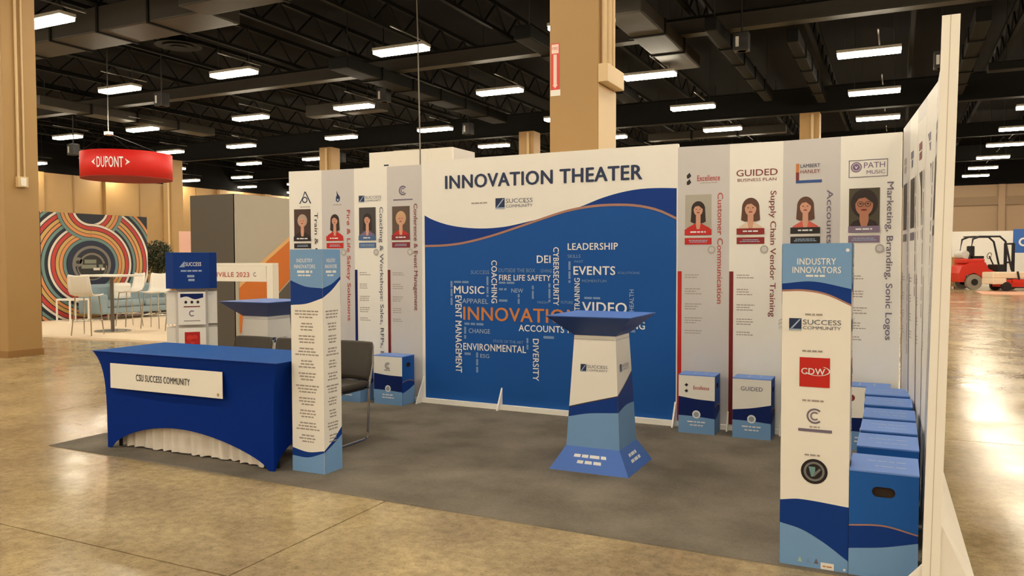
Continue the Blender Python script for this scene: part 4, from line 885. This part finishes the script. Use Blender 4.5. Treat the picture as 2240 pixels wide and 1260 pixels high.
# ---------------------------------------------------------------- grey corner tower with orange arrow
t = thing('booth_tower', 'grey booth tower with a dark side, a pale side and an orange arrow', 'booth', (-3.45, 3.1, 0))
o = Vector(t.location); x0, x1, y0, y1 = -3.93, -2.98, 2.17, 4.1
mk('dark_wall', box(x0 - o.x, y0 - o.y, 0, x1 - o.x - .03, y0 - o.y + .05, 2.46), mat('charcoal_wall', (86, 80, 74), .6), t)
mk('pale_wall', box(x1 - .05 - o.x, y0 - o.y, 0, x1 - o.x, y1 - o.y, 2.46), mat('warm_grey_wall', (178, 172, 160), .6), t)
mk('rear_wall', box(x0 - o.x, y1 - .05 - o.y, 0, x1 - .05 - o.x, y1 - o.y, 2.46), MATS['charcoal_wall'], t); mk('far_wall', box(x0 - o.x, y0 + .05 - o.y, 0, x0 + .05 - o.x, y1 - .05 - o.y, 2.46), MATS['charcoal_wall'], t)
f = Face(t, (x1 - o.x, y0 - o.y, 0), (x1 - o.x, y1 - o.y, 0), (x1 - o.x, y1 - o.y, 2.46), (x1 - o.x, y0 - o.y, 2.46), y1 - y0, 2.46, .003)
f.poly('orange_arrow', [(.045, .33), (.045, 1.03), (.66, 1.45), (1.17, 1.77), (1.5, 1.98), (1.5, 1.3), (1.16, 1.13), (.75, .82), (.2, .42)], mat('arrow_orange', (206, 112, 30), .5), 1)
f.poly('arrow_border', [(.045, 1.03), (.66, 1.45), (1.17, 1.77), (1.5, 1.98), (1.5, 2.05), (1.15, 1.83), (.62, 1.5), (.045, 1.1)], mat('arrow_cream', (224, 178, 120), .5), 2)
f.poly('dark_wedge', [(.2, .0), (.2, .4), (.75, .8), (1.16, 1.1), (1.5, 1.28), (1.5, 0)], MATS['charcoal_wall'], 1)
t = thing('welcome_counter', 'white open counter with red lettering on its apron, by the grey tower', 'counter', (-1.25, .5, 0))
mk('counter_top', box(-.7, -.2, 1.385, .7, -.1, 1.42, .004), WL, t); mk('apron', box(-.6, -.2, 1.2, .6, -.17, 1.385), WL, t)
for s_ in (-1, 1): mk('leg_panel', box(s_ * .7 - .09 * (s_ > 0), -.2, 0, s_ * .7 + .09 * (s_ < 0), -.1, 1.385), WL, t)
f = Face(t, (-.6, -.2, 1.2), (.6, -.2, 1.2), (.6, -.2, 1.385), (-.6, -.2, 1.385), 1.2, .185, .002)
f.text('apron_lettering', 'NASHVILLE 2023', .16, .055, .058, INKR, 1, w=.78, bold=.02, align='l'); f.ring('apron_mark', 1.03, .085, .015, .028, INKG, 1, 60, 330)

# ---------------------------------------------------------------- white tower behind the booth
t = thing('booth_tower', 'plain white booth tower rising behind the innovation wall', 'booth', (-3.08, 7.6, 0))
mk('white_panel', box(-1.02, -.49, 0, .43, -.44, 3.72), WHITE, t); mk('white_panel', box(.434, -.49, 0, 1.02, -.44, 3.72), WHITE, t)
mk('white_panel', box(.97, -.435, 0, 1.02, .4, 3.72), GREYB, t); mk('white_panel', box(-1.02, -.435, 0, -.97, .4, 3.72), GREYB, t); mk('white_panel', box(-1.02, .405, 0, 1.02, .45, 3.72), GREYB, t)
f = Face(t, (-1.02, -.49, 0), (1.02, -.49, 0), (1.02, -.49, 3.72), (-1.02, -.49, 3.72), 2.04, 3.72, .003); f.lines('panel_mark', .44, 3.42, .14, .03, .04, 1, INKN, 1, 'c')

# ---------------------------------------------------------------- forklift aisle
FR = mat('forklift_red', (206, 44, 28), .4); TYRE = mat('tyre_grey', (150, 142, 130), .7); RUB = mat('tyre_black', (30, 28, 28), .8); FB = mat('frame_black', (24, 26, 40), .4)
def wheel(bm, x, y, z, r, w, n=24):
    bmesh.ops.create_cone(bm, cap_ends=True, segments=n, radius1=r, radius2=r, depth=w, matrix=Matrix.Translation((x, y, z)) @ Matrix.Rotation(PI / 2, 4, 'X')); return bm
t = thing('forklift', 'red forklift with a black overhead guard, parked in the far aisle', 'forklift', (9.75, 35.6, 0), math.radians(24))
prof = [(-1.45, .35), (-1.52, .75), (-1.4, 1.05), (-1.0, 1.25), (-.35, 1.25), (-.2, .95), (.35, .7), (.9, .7), (.9, .35), (-.45, .35), (-.55, .62), (-.85, .78), (-1.2, .66), (-1.3, .35)]
bm = bmesh.new(); hull8(bm, [(x, -.52, z) for x, z in prof], [(x, .52, z) for x, z in prof]); mk('counterweight_body', bm, FR, t)
mk('bonnet', box(-1.25, -.48, 1.2, -.35, .48, 1.42, .06), FR, t)
for y in (-.5, .5):
    mk('wheel', wheel(bmesh.new(), -.87, y, .35, .35, .2), TYRE, t); mk('wheel_hub', wheel(bmesh.new(), -.87, y, .35, .15, .24), RUB, t)
    mk('wheel', wheel(bmesh.new(), .75, y, .33, .33, .22), RUB, t); mk('wheel_hub', wheel(bmesh.new(), .75, y, .33, .14, .26), FR, t)
for y in (-.46, .46): mk('guard_post', tube(bmesh.new(), [(-1.05, y, 1.4), (-.9, y, 2.3), (-.6, y, 2.42), (.3, y, 2.42), (.55, y, 2.2), (.85, y, .9)], .045, 8), FB, t)
for k in range(6): mk('roof_bar', box(-.85 + .22 * k, -.46, 2.4, -.78 + .22 * k, .46, 2.45), FB, t)
mk('seat', box(-.75, -.24, 1.42, -.25, .24, 1.54, .04), RUB, t); mk('seat_back', box(-.82, -.24, 1.5, -.68, .24, 2.0, .05), RUB, t)
mk('gas_tank', wheel(bmesh.new(), -1.15, 0, 1.6, .18, .7), mat('tank_white', (206, 204, 200), .4), t)
mk('steering_wheel', tube(bmesh.new(), [(.1 + .03 * math.sin(a), .17 * math.cos(a), 1.55 + .17 * math.sin(a) * .8) for a in [k * PI / 8 for k in range(17)]], .014, 6), RUB, t); mk('steering_column', tube(bmesh.new(), [(.35, 0, 1.0), (.1, 0, 1.53)], .03, 8), RUB, t)
mk('dash', box(.25, -.42, .7, .6, .42, 1.15, .04), RUB, t)
for y in (-.3, .3): mk('mast_rail', box(.95, y - .05, .1, 1.05, y + .05, 2.1), FB, t); mk('fork', box(1.08, y - .06, .06, 2.1, y + .06, .1), FB, t)
for z in (.4, 1.2, 2.05): mk('mast_bar', box(.95, -.35, z, 1.04, .35, z + .08), FB, t)
mk('carriage', box(1.04, -.45, .2, 1.1, .45, .62), FB, t)
t = thing('utility_cart', 'low cream utility cart with a red underside, in front of the forklift', 'cart', (10.75, 33.6, .02), math.radians(24))
mk('deck', box(-1.3, -.45, .55, 1.5, .45, .82, .05), mat('cart_cream', (226, 208, 182), .45), t); mk('front_guard', box(-1.3, -.46, .3, -.75, .46, .56, .04), MATS['cart_cream'], t)
mk('red_chassis', box(-.9, -.4, .18, 1.4, .4, .5, .03), FR, t)
for x in (-.75, .9):
    for y in (-.42, .42): mk('wheel', wheel(bmesh.new(), x, y, .2, .2, .14, 18), RUB, t)
mk('battery_cover', box(-.5, -.47, .35, .1, -.4, .52), FR, t); mk('hitch', tube(bmesh.new(), [(-.3, -.46, .85), (-.25, -.5, .5)], .04, 6), RUB, t)
tag(mk('floor_mat', box(9.1, 29.6, 0, 14.6, 33.0, .015), mat('mat_pink', (214, 160, 134), .8)), 'pinkish floor mat laid in the far aisle before the cart', 'mat')
t = thing('shuttle_truck', 'blue cabbed truck partly hidden behind the red forklift', 'truck', (13.6, 38.4, 0), math.radians(24))
TB = mat('truck_blue', (28, 66, 140), .4)
mk('chassis', box(-1.2, -.6, .35, 1.4, .6, .9, .05), TB, t); mk('bonnet', box(.5, -.55, .9, 1.4, .55, 1.3, .06), TB, t)
for y in (-.55, .55): mk('cab_frame', tube(bmesh.new(), [(-1.1, y, .9), (-1.0, y, 2.5), (.35, y, 2.5), (.6, y, 1.0)], .05, 8), TB, t)
mk('cab_roof', box(-1.05, -.6, 2.48, .4, .6, 2.56, .02), TB, t); mk('seat', box(-.7, -.4, .9, -.1, .4, 1.3, .05), RUB, t)
for x in (-.8, .95):
    for y in (-.6, .6): mk('wheel', wheel(bmesh.new(), x, y, .38, .38, .22), RUB, t)
t = thing('wooden_crate', 'pale plywood crate at the booth end of the far aisle', 'crate', (8.0, 36.3, 0))
mk('plywood_case', box(-.7, -.4, .1, .66, .6, 1.5, .01), mat('plywood', (206, 164, 104), .6, noise=.12, scale=5), t)
for z in (.15, .75, 1.38): mk('batten', box(-.72, -.43, z, .68, -.4, z + .09), mat('batten_pine', (190, 146, 88), .6), t)
for x in (-.6, .0, .5): mk('skid', box(x, -.4, 0, x + .1, .6, .1), MATS['batten_pine'], t)
t = thing('hoarding', 'white and blue printed hoarding across the far aisle', 'hoarding', (11.5, 40.5, 0))
mk('white_panel', box(-2.9, 0, 0, -.2, .08, 2.82), WHITE, t); mk('blue_panel', box(-.19, 0, 0, 3.6, .08, 2.9), mat('hoarding_blue', (44, 104, 190), .5), t)
mk('door_panel', box(-3.45, .02, 0, -2.92, .08, 2.55), mat('door_slate', (104, 114, 132), .5), t); mk('top_rail', box(-3.5, 0, 2.56, -2.92, .08, 2.8), WHITE, t)
f = Face(t, (-.19, 0, 0), (3.6, 0, 0), (3.6, 0, 2.9), (-.19, 0, 2.9), 3.79, 2.9, .005)
f.ring('panel_letter', .45, 2.25, .13, .22, INKW, 1, 30, 330); f.ring('panel_letter', 1.0, 2.25, .13, .22, INKW, 1)
f.rect('white_patch', .05, 0, .5, 1.7, WHITE, 1)

t = thing('power_cable', 'thin pale cable dropping from the roof in front of the white tower', 'cable', (-2.66, 6.85, 0))
mk('cable_run', tube(bmesh.new(), [(0, 0, .0), (0, 0, 3.6), (-.04, 0, 6.0), (-.1, 0, HZ)], .014, 6), mat('cable_grey', (120, 116, 108), .5), t)
